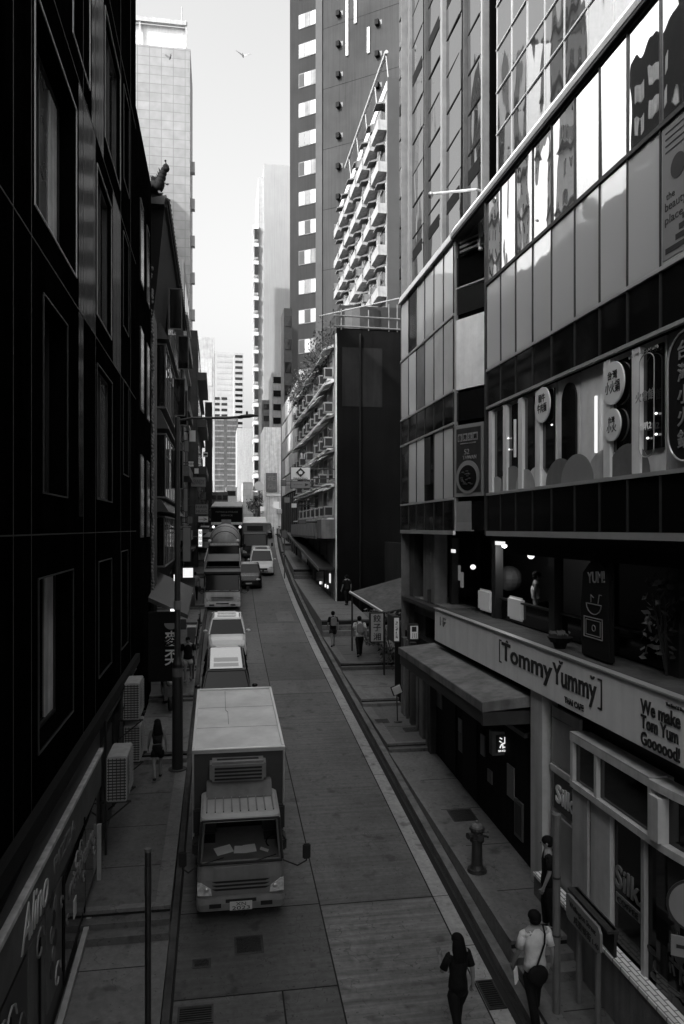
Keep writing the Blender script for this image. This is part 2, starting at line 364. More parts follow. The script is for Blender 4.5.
# stepped footways: level-ish terraces joined by flights of steps
def terraces(name, xa, xb, brk, pale, slope=0.052):
    for k in range(len(brk) - 1):
        y0, y1 = brk[k], brk[k + 1]; L = y1 - y0; ns = 2 if L < 7 else 3
        h1 = 0.15; h0 = h1 + (G - slope) * L
        mb = MB(); a0, b0 = xa + B(y0), xb + B(y0); a1, b1 = xa + B(y1), xb + B(y1); zt0, zt1 = zg(y0) + h0, zg(y1) + h1
        mb.m(0).hexa([(a0, y0, zg(y0) - .3), (b0, y0, zg(y0) - .3), (b1, y1, zg(y1) - .3), (a1, y1, zg(y1) - .3), (a0, y0, zt0), (b0, y0, zt0), (b1, y1, zt1), (a1, y1, zt1)])
        # pale kerbstone edging along the outer side and across the nosing
        if xa > 0: mb.m(1).hexa([(a0 - .004, y0, zt0), (a0 + .3, y0, zt0), (a1 + .3, y1, zt1), (a1 - .004, y1, zt1), (a0 - .004, y0, zt0 + .006), (a0 + .3, y0, zt0 + .006), (a1 + .3, y1, zt1 + .006), (a1 - .004, y1, zt1 + .006)])
        else: mb.m(1).hexa([(b0 - .28, y0, zt0), (b0 + .004, y0, zt0), (b1 + .004, y1, zt1), (b1 - .28, y1, zt1), (b0 - .28, y0, zt0 + .006), (b0 + .004, y0, zt0 + .006), (b1 + .004, y1, zt1 + .006), (b1 - .28, y1, zt1 + .006)])
        prev = zg(y0) + h1; r = (zt0 - prev) / ns
        for i in range(1, ns):
            zt = prev + r * (ns - i); yy = y0 - 0.3 * i
            mb.m(0).box(a0 + .002, b0 - .002, yy, yy + .3 + .001 * i, zt - 1.0, zt)
        mb.m(1).box(a0, b0, y0 - .03, y0 + .14, zt0 - .05, zt0 + .016)
        mb.m(2).box(a0 + .01, b0 - .01, y0 - .012, y0 + .01, zt0 - .3, zt0 - .052)
        # cross joints and darker repair panels
        q = y0 + 1.6
        while q < y1 - .8:
            z = zt0 + (zt1 - zt0) * (q - y0) / L
            mb.m(2).box(a0 + .35 + .01 if xa > 0 else a0, b0 if xa > 0 else b0 - .3, q, q + .02, z - .1, z + .003); q += 1.9
        mb.build(name, ['walk_pale' if pale == k % 2 else 'walk', 'walk_pale', 'joint'], kind='structure', loc=(0, 0, 0))
terraces('footway', 4.98, 7.4, [-20, 4.0, 12.6, 22.4, 26.6, 31.2, 37.4, 55.2, 72, 88, 100], 0)
terraces('footway', -3.2, -0.87, [-20, 6.0, 14.6, 22.4, 27.9, 31.8, 35.4, 40, 44.5, 50, 56, 63, 71, 80, 90, 100], 1)
def rwz(Y):                                          # footway height on the right
    brk = [-20, 4.0, 12.6, 22.4, 26.6, 31.2, 37.4, 55.2, 72, 88, 100]
    for a, b in zip(brk[:-1], brk[1:]):
        if a <= Y < b: return zg(a) + .15 + (G - .052) * (b - a) + .052 * (Y - a)
    return zg(Y) + .15
def lwz(Y):
    brk = [-20, 6.0, 14.6, 22.4, 27.9, 31.8, 35.4, 40, 44.5, 50, 56, 63, 71, 80, 90, 100]
    for a, b in zip(brk[:-1], brk[1:]):
        if a <= Y < b: return zg(a) + .15 + (G - .052) * (b - a) + .052 * (Y - a)
    return zg(Y) + .15
sheet('crossing_road', 'slab_c', (-80, 120), [101, 109], 0.01)
# manhole covers and grates: things lying in the road
def cover(name, label, x, y, sx, sy, zf, bars=0, group=None, lift=.006):
    t = thing(name, label, 'drain grate' if bars else 'manhole cover', (x, y, zf(y)), group, local=True, rot=(math.atan(G), 0, 0))
    if bars:
        MB().box(-sx, sx, -sy, sy, lift, lift + .004).build('recess', 'black_flat', t)
        fr = MB(); fr.box(-sx, sx, -sy, -sy + .03, lift, lift + .02).box(-sx, sx, sy - .03, sy, lift, lift + .02).box(-sx, -sx + .03, -sy + .03, sy - .03, lift, lift + .02).box(sx - .03, sx, -sy + .03, sy - .03, lift, lift + .02)
        fr.build('frame', 'steel_dark', t)
        b = MB(); k = int(2 * sy / .05)
        for i in range(1, k): b.box(-sx + .03, sx - .03, -sy + i * .05, -sy + i * .05 + .018, lift + .005, lift + .015)
        b.build('bars', 'steel_dark', t)
    else:
        MB().box(-sx, sx, -sy, sy, lift, lift + .006).build('rim', 'concrete_dark', t)
        MB().box(-sx + .04, sx - .04, -sy + .04, sy - .04, lift, lift + .012).build('lid', 'cover', t)
cover('manhole_cover', 'square dark manhole cover in the road ahead of the parked box truck', 0.55, 13.95, .26, .26, zg)
cover('manhole_cover', 'small dark square cover near the left kerb in front of the truck', -0.28, 13.55, .16, .12, zg)
cover('manhole_cover', 'dark square cover on the footway behind the fire hydrant', 5.75, 17.6, .3, .32, rwz)
cover('manhole_cover', 'small dark cover on the footway terrace nearest the tilted notice', 5.3, 24.6, .22, .2, rwz)
cover('manhole_cover', 'small dark cover beside the shop pillar on the stepped footway', 6.0, 23.6, .22, .2, rwz)
cover('drain_grate', 'barred drain grate in the gutter beside the woman in black', 4.44, 12.1, .15, .34, zg, 1, 'drain grates in the road')
cover('drain_grate', 'barred drain grate in the gutter at the foot of the street sign', 4.44, 10.9, .15, .3, zg, 1, 'drain grates in the road')
cover('drain_grate', 'barred drain grate at the left kerb in front of the truck', -0.35, 12.3, .28, .2, zg, 1, 'drain grates in the road')
# ================================================================== LEFT SIDE
# --- black clad building with deep windows, right beside the bridge
XW = -2.4
def zs(Y, h): return zg(Y) + h
bl = thing('black_building', 'black clad building with deep recessed windows at the left edge of the photo', 'building', (-6, 8, 0))
wins = [  # y0, y1, z0, z1 on the wall
    (10.7, 13.7, 13.1, 15.95), (16.0, 18.1, 13.1, 16.1), (13.4, 15.1, 17.1, 20.0), (17.1, 19.7, 17.2, 20.0), (11.2, 12.9, 9.3, 12.05), (16.0, 18.2, 9.4, 12.1),
    (10.9, 13.4, 5.75, 8.1), (16.2, 18.1, 5.75, 8.1), (20.3, 21.5, 14.0, 16.4), (20.3, 21.5, 10.2, 12.6), (6, 8.6, 13.1, 15.95), (6, 8.6, 9.3, 12.05), (19.9, 21.3, 5.75, 8.2), (20.4, 21.6, 17.8, 20.2)]
def punched_wall(y0, y1, z0, z1, holes, xo, xi):
    ys = sorted({y0, y1} | {h[0] for h in holes} | {h[1] for h in holes}); zz = sorted({z0, z1} | {h[2] for h in holes} | {h[3] for h in holes})
    mb = MB()
    for a, b in zip(ys[:-1], ys[1:]):
        run = None
        for c, d in zip(zz[:-1], zz[1:]):
            hole = any(h[0] <= a and b <= h[1] and h[2] <= c and d <= h[3] for h in holes)
            if hole:
                if run: mb.box(xi, xo, a, b, run[0], run[1]); run = None
            else: run = (run[0], d) if run else (c, d)
        if run: mb.box(xi, xo, a, b, run[0], run[1])
    return mb
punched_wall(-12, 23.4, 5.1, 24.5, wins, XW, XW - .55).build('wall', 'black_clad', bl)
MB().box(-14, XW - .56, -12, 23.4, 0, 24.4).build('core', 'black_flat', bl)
sm = MB()                                             # cladding joints
for y in (9.6, 10.5, 14.4, 15.8, 19.8, 22.0): sm.box(XW, XW + .006, y, y + .025, 5.1, 24.5)
for z in (8.7, 12.6, 16.6, 20.6): sm.box(XW, XW + .007, -12, 23.4, z, z + .02)
sm.build('cladding_joint', 'dark_joint', bl)
for (a, b, c, d) in ((13.95, 14.38, 9.0, 12.58), (13.95, 15.78, 12.62, 16.58), (18.35, 19.78, 12.62, 16.58), (15.35, 16.9, 16.62, 20.58)):  # glossy panels added to put streaks of light on the black wall
    box('added_gloss_panel', 'black_gloss', bl, XW - .001, XW + .004, a, b, c, d)
for i, (a, b, c, d) in enumerate(wins):
    fr = MB(); t = .022
    for (p, q, r, s_) in ((a, b, c - t, c), (a, b, d, d + t), (a - t, a, c - t, d + t), (b, b + t, c - t, d + t)): fr.box(XW - .02, XW + .018, p, q, r, s_)
    wf = fr.build('window', 'sign_white' if i in (0, 2) else ('grey_paint' if i in (1, 3) else 'dark_trim'), bl)  # fall-off of light put into the surrounds: paler on upper rows, dark below
    fr = MB(); x = XW - (.12 if i in (1, 3, 5) else .3)
    for (p, q, r, s_) in ((a, b, c, c + .05), (a, b, d - .05, d), (a, a + .05, c + .05, d - .05), (b - .05, b, c + .05, d - .05), ((a + b) / 2 - .02, (a + b) / 2 + .02, c + .05, d - .05)): fr.box(x - .05, x + .03, p, q, r, s_)
    fr.build('frame', 'dark_trim', wf)
    box('pane', 'mirror_hi' if i in (1, 3) else ('glass_pale' if i in (0, 3, 5) else 'glass_black'), wf, x - .04, x - .02, a + .05, b - .05, c + .05, d - .05)
    if i in (0, 6, 2):                                  # pleated blinds behind the glass edge
        bb = MB(); n = 7
        for k in range(n): bb.box(x - .02, x + .0, b - .12 - k * .09, b - .07 - k * .09, c + .06, d - .06)
        bb.build('blind', 'white_dirty', wf)
# the dark soffit under it
box('soffit', 'black_flat', bl, XW - .5, XW + .12, -12, 23.4, 4.85, 5.098)

# --- stepped black neighbour
b2 = thing('dark_building', 'narrow plain black building between the deep-window block and the tiled roof', 'building', (-6, 26, 0))
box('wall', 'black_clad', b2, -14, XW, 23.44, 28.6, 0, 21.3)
for z in (8.5, 12.5, 16.5):
    for y in (24.6, 26.8):
        f = box('window', 'dark_trim', b2, XW, XW + .03, y, y + 1.0, z, z + 2.6); box('pane', 'glass_black', f, XW + .03, XW + .035, y + .06, y + .94, z + .06, z + 2.54)
# --- shops under the black building
sh = thing('pizza_shop', 'dark pizza shop front with slanting light fascia strips under the black building', 'shop', (-2.5, 13, 1))
def zb(Y): return zg(Y)
ed = MB()
def slant(mb, x0, x1, y0, y1, h0, h1):                # a board that follows the street gradient
    mb.hexa([(x0, y0, zg(y0) + h0), (x1, y0, zg(y0) + h0), (x1, y1, zg(y1) + h0), (x0, y1, zg(y1) + h0), (x0, y0, zg(y0) + h1), (x1, y0, zg(y0) + h1), (x1, y1, zg(y1) + h1), (x0, y1, zg(y1) + h1)])
    return mb
slant(MB(), -3.4, XW - .03, -10, 16.6, -.2, 3.6).build('wall', 'dark_trim', sh)
MB().box(XW - .04, XW + .06, 8.2, 16.5, 4.18, 4.25).build('fascia_edge', 'white_dirty', sh)
MB().box(XW - .3, XW - .02, 8.2, 12.6, 4.62, 4.67).build('upper_trim', 'mid_paint', sh)
MB().box(XW - .3, XW - .02, 13.4, 16.3, 4.62, 4.66).build('upper_trim', 'mid_paint', sh)
MB().box(XW - .03, XW + .03, 8.2, 16.4, 3.5, 4.178).build('fascia', 'mid_paint', sh)
text('Alino', 'sign_white', sh, (XW + .035, 10.6, 3.82), (0, 1, 0), (0, 0, 1), width=1.5, height=.5, shear=.3)
text('PIZZA', 'sign_grey', sh, (XW + .035, 12.6, 3.85), (0, 1, 0), (0, 0, 1), width=1.7, height=.22)
for i, (y0, y1, m_) in enumerate(((9.0, 10.2, 'dark_paint'), (10.3, 11.2, 'mid_paint'), (11.35, 12.4, 'mid_paint'))):
    MB().box(XW - .02, XW + .02, y0, y1, zg(y0) + .9, 3.42).build('window_poster', m_, sh)
for k in range(7):
    MB().cyl((XW + .02, 11.6 + .12 * (k % 3) + .05, 2.4 + .17 * k), (XW + .03, 11.6 + .12 * (k % 3) + .05, 2.4 + .17 * k), .12, n=14).build('food_picture', 'sign_grey' if k % 2 else 'dark_trim', sh)
slant(MB(), XW - .02, XW + .05, 12.5, 15.6, .75, 2.1).build('display_window', 'glass_dark', sh)
text('ristorante', 'sign_grey', sh, (XW + .056, 14.0, 3.0), (0, 1, .0), (0, 0, 1), width=2.4, height=.3, shear=.3)
box('notice', 'sign_white', sh, XW + .05, XW + .06, 13.2, 13.42, 2.35, 2.65)
slant(MB(), XW + .03, XW + .12, 8.5, 15.8, .28, .36).build('handrail', 'grey_paint', sh)
box('post', 'grey_paint', sh, XW + .04, XW + .12, 15.72, 15.8, zg(15.8) + .36, zg(15.8) + 1.5)
random.seed(77)
for k in range(16):                                   # printed swirls and toppings on the hoarding
    y = random.uniform(8.8, 15.5); z = random.uniform(zg(y) + 1.0, 3.3); r_ = random.uniform(.08, .26)
    MB().tube([(XW + .058 + .0, y + r_ * (1 - i * .07) * math.cos(i * .7), z + r_ * (1 - i * .07) * math.sin(i * .7)) for i in range(9)], .014, 4).build('printed_swirl', random.choice(('sign_grey', 'mid_paint', 'grey_paint')), sh)
for k, y in enumerate((9.3, 10.8, 12.4, 14.3)): slant(MB(), XW + .03, XW + .05, y, y + .06, .6, 2.3).build('panel_joint', 'black_flat', sh)
# darker shops beyond
s2 = thing('dark_shop', 'unlit black shop front behind the air conditioners on the left', 'shop', (-2.6, 20, 1.8))
slant(MB(), -4, XW - .12, 16.65, 28.5, -.2, 3.0).build('wall', 'black_flat', s2)
for y in (17.2, 19.3, 21.4, 23.6, 25.8):
    slant(MB(), XW - .12, XW - .08, y, y + 1.6, .1, 2.5).build('shutter', 'dark_trim', s2)
# --- air conditioners on brackets
def ac_unit(loc, label, s=1.0, first=[None]):
    if first[0] is None:
        t = thing('air_conditioner', label, 'air conditioner', loc, 'air conditioners on the left wall', local=True); first[0] = t
        MB().box(0, .42, -.55, .55, 0, .95).build('casing', 'grey_paint', t, bevel=.02)
        g = MB()
        for k in range(14): g.box(.02, .40, -.562, -.556, .06 + k * .062, .085 + k * .062)
        for k in range(5): g.box(.04 + k * .08, .055 + k * .08, -.57, -.563, .04, .92)
        g.build('side_grille', 'dark_trim', t)
        g = MB().cyl((.422, .12, .48), (.43, .12, .48), .36, n=24); g.build('fan', 'dark_trim', t)
        g = MB()
        for k in range(11): g.box(.432, .44, -.28, .5, .1 + k * .075, .112 + k * .075)
        for k in range(9): g.box(.441, .446, -.26 + k * .09, -.25 + k * .09, .08, .9)
        g.build('fan_guard', 'grey_paint', t)
        g = MB()
        for y in (-.45, .45): g.box(-.12, .5, y - .02, y + .02, -.05, -.003); g.cyl((-.1, y, -.5), (.46, y, -.05), .018, n=6)
        g.build('bracket', 'steel_dark', t)
    else:
        t = copy_tree(first[0]); t.location = loc; t['label'] = label
    t.scale = (s, s, s)
ac_unit((XW + .08, 17.3, 3.02), 'nearest and lowest air conditioner on the left wall')
ac_unit((XW + .08, 20.1, 4.05), 'air conditioner mounted high beyond the lowest unit', .95)
ac_unit((XW + .08, 20.3, 2.95), 'air conditioner hanging below the highest unit', .95)

# --- old building with a Chinese tiled roof
b3 = thing('tiled_roof_building', 'old building with dark serrated tile eaves and metal framed oriel windows', 'building', (-6, 37, 3))
XT = -2.55
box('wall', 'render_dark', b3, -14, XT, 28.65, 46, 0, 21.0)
rf = MB(); 
rf.prism([(-1.85, 20.6), (-1.85, 20.85), (-6, 23.2), (-12, 21), (-12, 20.6)], (0, 28.9, 0), (1, 0, 0), (0, 0, 1), (0, 16.6, -.35))
rr = rf.build('roof', 'tile_roof', b3)
tr = MB()
for k in range(40):
    y = 29.0 + k * .42; dz = -.35 * (y - 28.9) / 16.6
    tr.cyl((-1.78, y, 20.82 + dz), (-5.8, y, 23.1 + dz), .11, n=8); tr.ball((-1.78, y, 20.72 + dz), (.05, .13, .16), 8, 6)
tr.build('eave_tiles', 'tile_roof', rr)
sh_ = MB()                                            # dark tapering bracket wall under the eaves
sh_.prism([(XT, 15.5), (XT + .3, 17.5), (-1.95, 20.6), (XT, 20.6)], (0, 29, 0), (1, 0, 0), (0, 0, 1), (0, 16, -.3)); sh_.build('eave_bracket', 'black_flat', b3)
# carved pilaster
pl = MB(); pl.box(XT, XT + .12, 28.7, 29.5, 6.2, 18.5); pc = pl.build('pilaster', 'dark_paint', b3)
cv = MB(); random.seed(3)
for k in range(90):
    z = 6.4 + k * .134; a = k * .75
    cv.ball((XT + .16, 29.1 + .2 * math.sin(a), z), (.06, .1, .09), 8, 5); cv.ball((XT + .14, 29.1 + .28 * math.cos(a * 1.7), z + .05), (.04, .06, .05), 6, 4)
cv.build('carving', 'mid_paint', pc, smooth=True)
for y, m_ in ((29.7, 'dark_paint'), (30.15, 'dark_trim'), (30.6, 'dark_paint')): MB().cyl((XT + .12, y, 4), (XT + .12, y, 18.5), .09, n=8).build('drain_pipe', m_, b3)
# oriel windows, three floors, slanting sun-room glazing
def oriel(y0, y1, z0, z1, out, mats=('mid_paint', 'glass_pale')):
    f = MB(); x0, x1 = XT, XT + out; n = max(2, int((y1 - y0) / 1.1))
    for z in (z0, z1 - .07): f.box(x0, x1, y0, y1, z, z + .07)
    for k in range(n + 1):
        y = y0 + (y1 - y0) * k / n; f.box(x1 - .05, x1, y - .025, y + .025, z0 + .07, z1 - .07)
    f.box(x1 - .045, x1 - .005, y0, y1, z0 + (z1 - z0) * .65, z0 + (z1 - z0) * .65 + .05)
    o = f.build('oriel_window', mats[0], b3)
    for k in range(n):
        a = y0 + (y1 - y0) * k / n + .03; b = y0 + (y1 - y0) * (k + 1) / n - .03
        box('pane', 'glass_pale' if (k + int(z0)) % 3 == 0 else 'glass_dark', o, x1 - .035, x1 - .025, a, b, z0 + .08, z1 - .08)
    box('end_pane', 'glass_dark', o, x0 + .02, x1 - .06, y0 + .02, y0 + .03, z0 + .08, z1 - .08)
    return o
oriel(32, 44, 7.2, 9.3, .42); oriel(31.5, 44.5, 10.0, 12.6, .5); oriel(31.5, 44.5, 13.6, 16.2, .5); oriel(34, 44.5, 17.0, 19.0, .45)
for z0, z1 in ((9.45, 9.95), (12.75, 13.5), (16.3, 16.95)):   # sloping lead aprons between the floors
    MB().prism([(XT, z0), (XT + .62, z0), (XT + .3, z1), (XT, z1)], (0, 31.2, 0), (1, 0, 0), (0, 0, 1), (0, 13.6, 0)).build('apron', 'dark_paint', b3)
# open casement windows hinged outwards
for (y, z, s_) in ((33.2, 17.2, 1.5), (36.4, 14.0, 1.6), (40.5, 17.0, 1.4), (39.0, 13.9, 1.5), (34.4, 10.5, 1.3)):
    c = MB(); x0 = XT + .5; x1 = x0 + .55; h = 1.7
    for (a, b, c0, c1) in ((x0, x1, z, z + .05), (x0, x1, z + h, z + h + .05), (x0, x0 + .04, z + .05, z + h), (x1 - .04, x1, z + .05, z + h)): c.box(a, b, y, y + .04, c0, c1)
    f = c.build('open_casement', 'mid_paint', b3); box('pane', 'glass_dark', f, x0 + .04, x1 - .04, y + .015, y + .02, z + .05, z + h)
# ground floor
slant(MB(), XT, XT + .04, 29, 45.5, .1, 2.6).build('shop_front', 'glass_dark', b3)
# --- roof dragon on the eave corner
dr = thing('roof_dragon', 'small glazed dragon statue rearing on the corner of the tiled eaves', 'statue', (-2.05, 28.75, 21.0))
bd = MB(); pts = []
for k in range(15):
    t = k / 14.; pts.append((-2.5 + .62 * t + .03 * math.sin(6 * t), 28.8, 21.15 + .12 * math.sin(8 * t) + .75 * t ** 2.0, .12 + .09 * math.sin(math.pi * min(1, t * 1.05))))
for (x, y, z, r) in pts: bd.ball((x, y, z), (r, r, r), 10, 7)
bd.build('body', 'black_flat', dr, smooth=True)
hd = MB(); hd.ball((-1.86, 28.78, 21.95), (.11, .1, .13), 10, 7); hd.ball((-1.97, 28.76, 21.86), (.1, .06, .05), 8, 6); hd.cyl((-1.85, 28.78, 22.02), (-1.9, 28.78, 22.24), .04, .012, 6); hd.ball((-1.9, 28.78, 22.24), (.04, .04, .04), 8, 6)
hd.build('head', 'black_flat', dr, smooth=True)
mn = MB()
for k in range(9):
    x, y, z, r = pts[3 + k]; mn.cyl((x, y, z + r * .7), (x - .1, y, z + r + .2), .07, .006, 5)
mn.build('mane', 'black_flat', dr)
lg = MB(); lg.cyl((-2.2, 28.75, 21.2), (-2.08, 28.7, 21.0), .06, .05, 8); lg.ball((-2.05, 28.69, 21.0), (.08, .06, .04)); lg.build('leg', 'mid_paint', dr)
lg = MB(); lg.cyl((-1.98, 28.75, 21.45), (-1.84, 28.7, 21.36), .05, .03, 8); lg.ball((-1.83, 28.7, 21.36), (.06, .05, .04)); lg.build('leg', 'mid_paint', dr)
bs = MB(); bs.prism([(-2.6, 20.75), (-1.86, 20.95), (-1.95, 20.6), (-2.6, 20.6)], (0, 28.66, 0), (1, 0, 0), (0, 0, 1), (0, .3, 0)); bs.build('pedestal', 'dark_trim', dr)

# --- shops below and beyond: awnings, lit boxes, neon-less signs
noodle = thing('noodle_sign', 'black hanging sign with a bowl emblem and two pale Chinese characters', 'sign', (-2.0, 25.0, 4.2))
box('board', 'black_flat', noodle, xY(148, 25), xY(180, 25), 25.0, 25.14, zP(682, -2, 25), zP(612, -2, 25), bevel=.02)
for i, ch in enumerate('麥奀'): text(ch, 'sign_white', noodle, (xY(171.5, 25), 24.99, zP(639 + 19 * i, -2, 25)), (1, 0, 0), (0, 0, 1), width=.42, height=.5, bold=.01)
bw_ = MB(); cx_, cz_ = xY(171, 25), zP(626, -2, 25)
bw_.prism([(math.cos(a) * .21, math.sin(a) * .2) for a in [math.pi + math.pi * i / 12 for i in range(13)]], (cx_, 24.99, cz_ + .08), (1, 0, 0), (0, 0, 1), (0, -.012, 0)); bw_.build('bowl_emblem', 'sign_grey', noodle)
aw = thing('shop_awning', 'dark sloping awning over the noodle shop beside the lamp post', 'awning', (-2.0, 30, 5))
MB().prism([(-2.75, 6.55), (-1.05, 5.75), (-1.05, 5.6), (-2.75, 6.4)], (0, 27.5, 0), (1, 0, 0), (0, 0, 1), (0, 6, .5)).build('canopy', 'dark_trim', aw)
box('valance', 'dark_paint', aw, -2.75, -1.1, 27.42, 27.48, 5.25, 5.6)
for i, (py, px_, w_, h_) in enumerate(((578, 176, 4, 6), (612, 173, 5, 5), (618, 171, 4, 6), (620, 167, 3, 5))):
    t = MB(); x = xY(px_, 27.2); z = zP(py, -2, 27.2); t.box(x - w_ * .018, x + w_ * .018, 27.15, 27.3, z - h_ * .018, z + h_ * .018)
    tag(t.build('shop_lamp', 'lamp_glow'), ['lone lit lamp at the top edge of the dark awning', 'upper right lamp of the lit cluster under the awning', 'lower middle lamp of the lit cluster under the awning', 'lower left lamp of the lit cluster under the awning'][i], 'lamp', 'lamps under the left awning')
lb = thing('light_box', 'white lit light box on the awning end left of the parked trucks', 'sign', (-1.6, 36, 6))
box('housing', 'dark_trim', lb, xY(182, 36), xY(194, 36), 36.0, 36.2, zP(578.5, -1.4, 36), zP(567, -1.4, 36)); box('face', 'lit_sign', lb, xY(183, 36), xY(193, 36), 35.98, 35.995, zP(577.5, -1.4, 36), zP(568, -1.4, 36))
st = MB(); st.box(xY(178, 37), xY(195, 37), 37, 37.15, zP(607, -1.4, 37), zP(578, -1.4, 37)); tag(st.build('banner', 'dark_trim'), 'wide black banner hanging under the white light box', 'sign')
for i, px_ in enumerate((185, 189.5, 192)):
    t = MB().box(xY(px_ - .8, 36.8), xY(px_ + .8, 36.8), 36.75, 36.85, zP(592 + i, -1.4, 36.8), zP(587 + i, -1.4, 36.8)); tag(t.build('shop_lamp', 'lamp_glow'), ['left', 'middle', 'right'][i] + ' lamp of three in front of the black banner', 'lamp', 'lamps over the black banner')
# facades further up the left side
def shopfronts(y0, y1, z0f, X, mats, name, label, top, nz=4, ac=True, wdark='glass_dark', group=None, balcony=False):
    t = thing(name, label, 'building', (X - 4, (y0 + y1) / 2, zg(y0)), group)
    s = -1 if X < 0 else 1
    xf = X + B((y0 + y1) / 2)
    box('wall', mats[0], t, xf, xf + s * 9, y0, y1, zg(y0) - 1, top)
    n = max(2, int((y1 - y0) / 2.2)); hz = (top - zg(y0) - 4.0) / nz
    for j in range(nz):
        z = zg(y0) + 4.2 + j * hz
        for i in range(n):
            a = y0 + (y1 - y0) * (i + .15) / n; b = y0 + (y1 - y0) * (i + .85) / n
            f = box('window', mats[1], t, xf, xf - s * .07, a, b, z, z + hz * .55, )
            box('pane', wdark, f, xf - s * .07, xf - s * .075, a + .06, b - .06, z + .06, z + hz * .55 - .06)
        if balcony: box('balcony', mats[1], t, xf, xf - s * .7, y0 + .2, y1 - .2, z - .35, z + .25)
        else: box('ledge', mats[1], t, xf, xf - s * .25, y0 + .1, y1 - .1, z - .3, z - .1)
    box('shop_front', 'glass_dark', t, xf, xf - s * .06, y0 + .3, y1 - .3, zg(y0) + .2, zg(y0) + 3.0)
    box('canopy', 'dark_trim', t, xf, xf - s * .9, y0 + .2, y1 - .2, zg(y0) + 3.2, zg(y0) + 3.35)
    return t
shopfronts(46.1, 53, 0, -2.6, ('render_dark', 'mid_paint'), 'tenement', 'dark tenement just beyond the tiled roof on the left', 23.5, 4, balcony=True)
shopfronts(53.1, 60, 0, -2.7, ('concrete_pale', 'grey_paint'), 'tenement', 'pale narrow tenement with small windows up the left side', 27.0, 5)
shopfronts(60.1, 70, 0, -2.3, ('concrete_dark', 'dark_paint'), 'tenement', 'dark stained tenement with balconies up the left side', 24.0, 4, balcony=True)
shopfronts(70.1, 84, 0, -3.0, ('render_dark', 'dark_trim'), 'tenement', 'black tenement at the far left end of the street', 24.6, 4)
shopfronts(84.1, 98, 0, -4.4, ('concrete', 'mid_paint'), 'tenement', 'low grey corner tenement at the far left crossing', 17, 3)

pr = thing('wall_pipes', 'pair of thin service pipes clipped along the wall around the air conditioners', 'pipe', (XW + .05, 18.8, 2))
MB().tube([(XW + .06, 16.8, 1.9), (XW + .06, 16.8, 4.7), (XW + .06, 22.8, 4.75)], .03, 6).build('pipe', 'dark_paint', pr)
MB().tube([(XW + .12, 18.1, 3.5), (XW + .14, 18.4, 4.3), (XW + .1, 20.9, 4.6), (XW + .1, 23, 4.3)], .015, 5).build('cable', 'black_flat', pr)
# ================================================================== RIGHT SIDE: the glazed shopping block
XR = 6.2
ROWS = [8.68, 9.58, 11.58, 12.45, 14.48, 16.4]
gb = thing('glazed_building', 'glazed block with mirror windows and cafe above the shop on the right', 'building', (10, 8, 1))
MY = [17.16, 16.26, 15.39, 14.51, 13.63, 12.68, 11.79, 10.92, 10.03, 9.1, 8.2, 7.3, 6.4]
box('core', 'black_flat', gb, XR + .5, 20, -20, 17.1, 8.2, 26)
def tilt_panel(y1, y0, z0, z1, X, m, parent, name='glass_panel', amt=.004, sub=5):
    """one pane, its face a hair out of true so every pane mirrors a little differently"""
    a, b, c = [random.uniform(-amt, amt) for _ in range(3)]
    mb = MB(); mb.hexa([(X + a, y1, z0), (X + b, y0, z0), (X + .03, y0, z0), (X + .03, y1, z0), (X + c, y1, z1), (X + b + c - a, y0, z1), (X + .03, y0, z1), (X + .03, y1, z1)])
    return mb.build(name, m, parent)
for k in range(len(MY) - 1):
    a, b = MY[k] - .02, MY[k + 1] + .02
    tilt_panel(a, b, 8.74, 9.55, XR, 'glass_black', gb, 'spandrel_panel', 0)
    tilt_panel(a, b, 11.62, 12.42, XR, 'glass_dark', gb, 'spandrel_panel', .001)
    tilt_panel(a, b, 12.5, 14.44, XR, 'mirror_lo', gb)
    tilt_panel(a, b, 14.54, 16.36, XR, 'mirror_hi', gb, amt=.008)
    for z0 in (16.98, 18.0, 18.98, 19.98, 21.0, 22.0):
        if k < 9: tilt_panel(a, b, z0 + .02, z0 + .98, XR + .25, 'mirror_up', gb, amt=.006)
for z, h_, m_ in ((8.62, .11, 'alu_line'), (9.55, .06, 'alu_line'), (11.56, .06, 'alu_line'), (12.43, .06, 'alu_line'), (14.45, .07, 'steel_dark'), (16.38, .09, 'steel_dark')):
    box('rail', m_, gb, XR - .035, XR + .04, -4, 17.2, z, z + h_)
for z in (18.0, 18.98, 19.98, 21.0, 22.0): box('rail', 'alu_line', gb, XR + .225, XR + .26, -4, 17.2, z - .014, z + .014)
for y in MY:
    box('mullion', 'steel_dark', gb, XR - .02, XR + .04, y - .018, y + .018, 8.73, 9.55)
    box('mullion', 'steel_dark', gb, XR - .02, XR + .04, y - .016, y + .016, 11.63, 16.37)
    box('mullion', 'alu_line', gb, XR + .235, XR + .27, y - .01, y + .01, 16.9, 23)
box('corner_post', 'steel_dark', gb, XR - .04, XR + .06, 17.14, 17.24, 8.62, 16.4)
# sloping soffit ledge that runs the whole length
box('ledge', 'steel', gb, XR - .1, XR + .3, -4, 19.7, 16.5, 16.62)
MB().prism([(XR - .1, 16.62), (XR + .3, 16.62), (XR + .2, 16.92), (XR + .02, 16.82)], (0, -4, 0), (1, 0, 0), (0, 0, 1), (0, 23.7, 0)).build('ledge_flashing', 'white_dirty', gb)
rb = MB()
for k in range(2): rb.box(XR - .09 + k * .05, XR - .06 + k * .05, -4, 19.6, 16.44, 16.498)
rb.build('ledge_rib', 'dark_trim', gb)
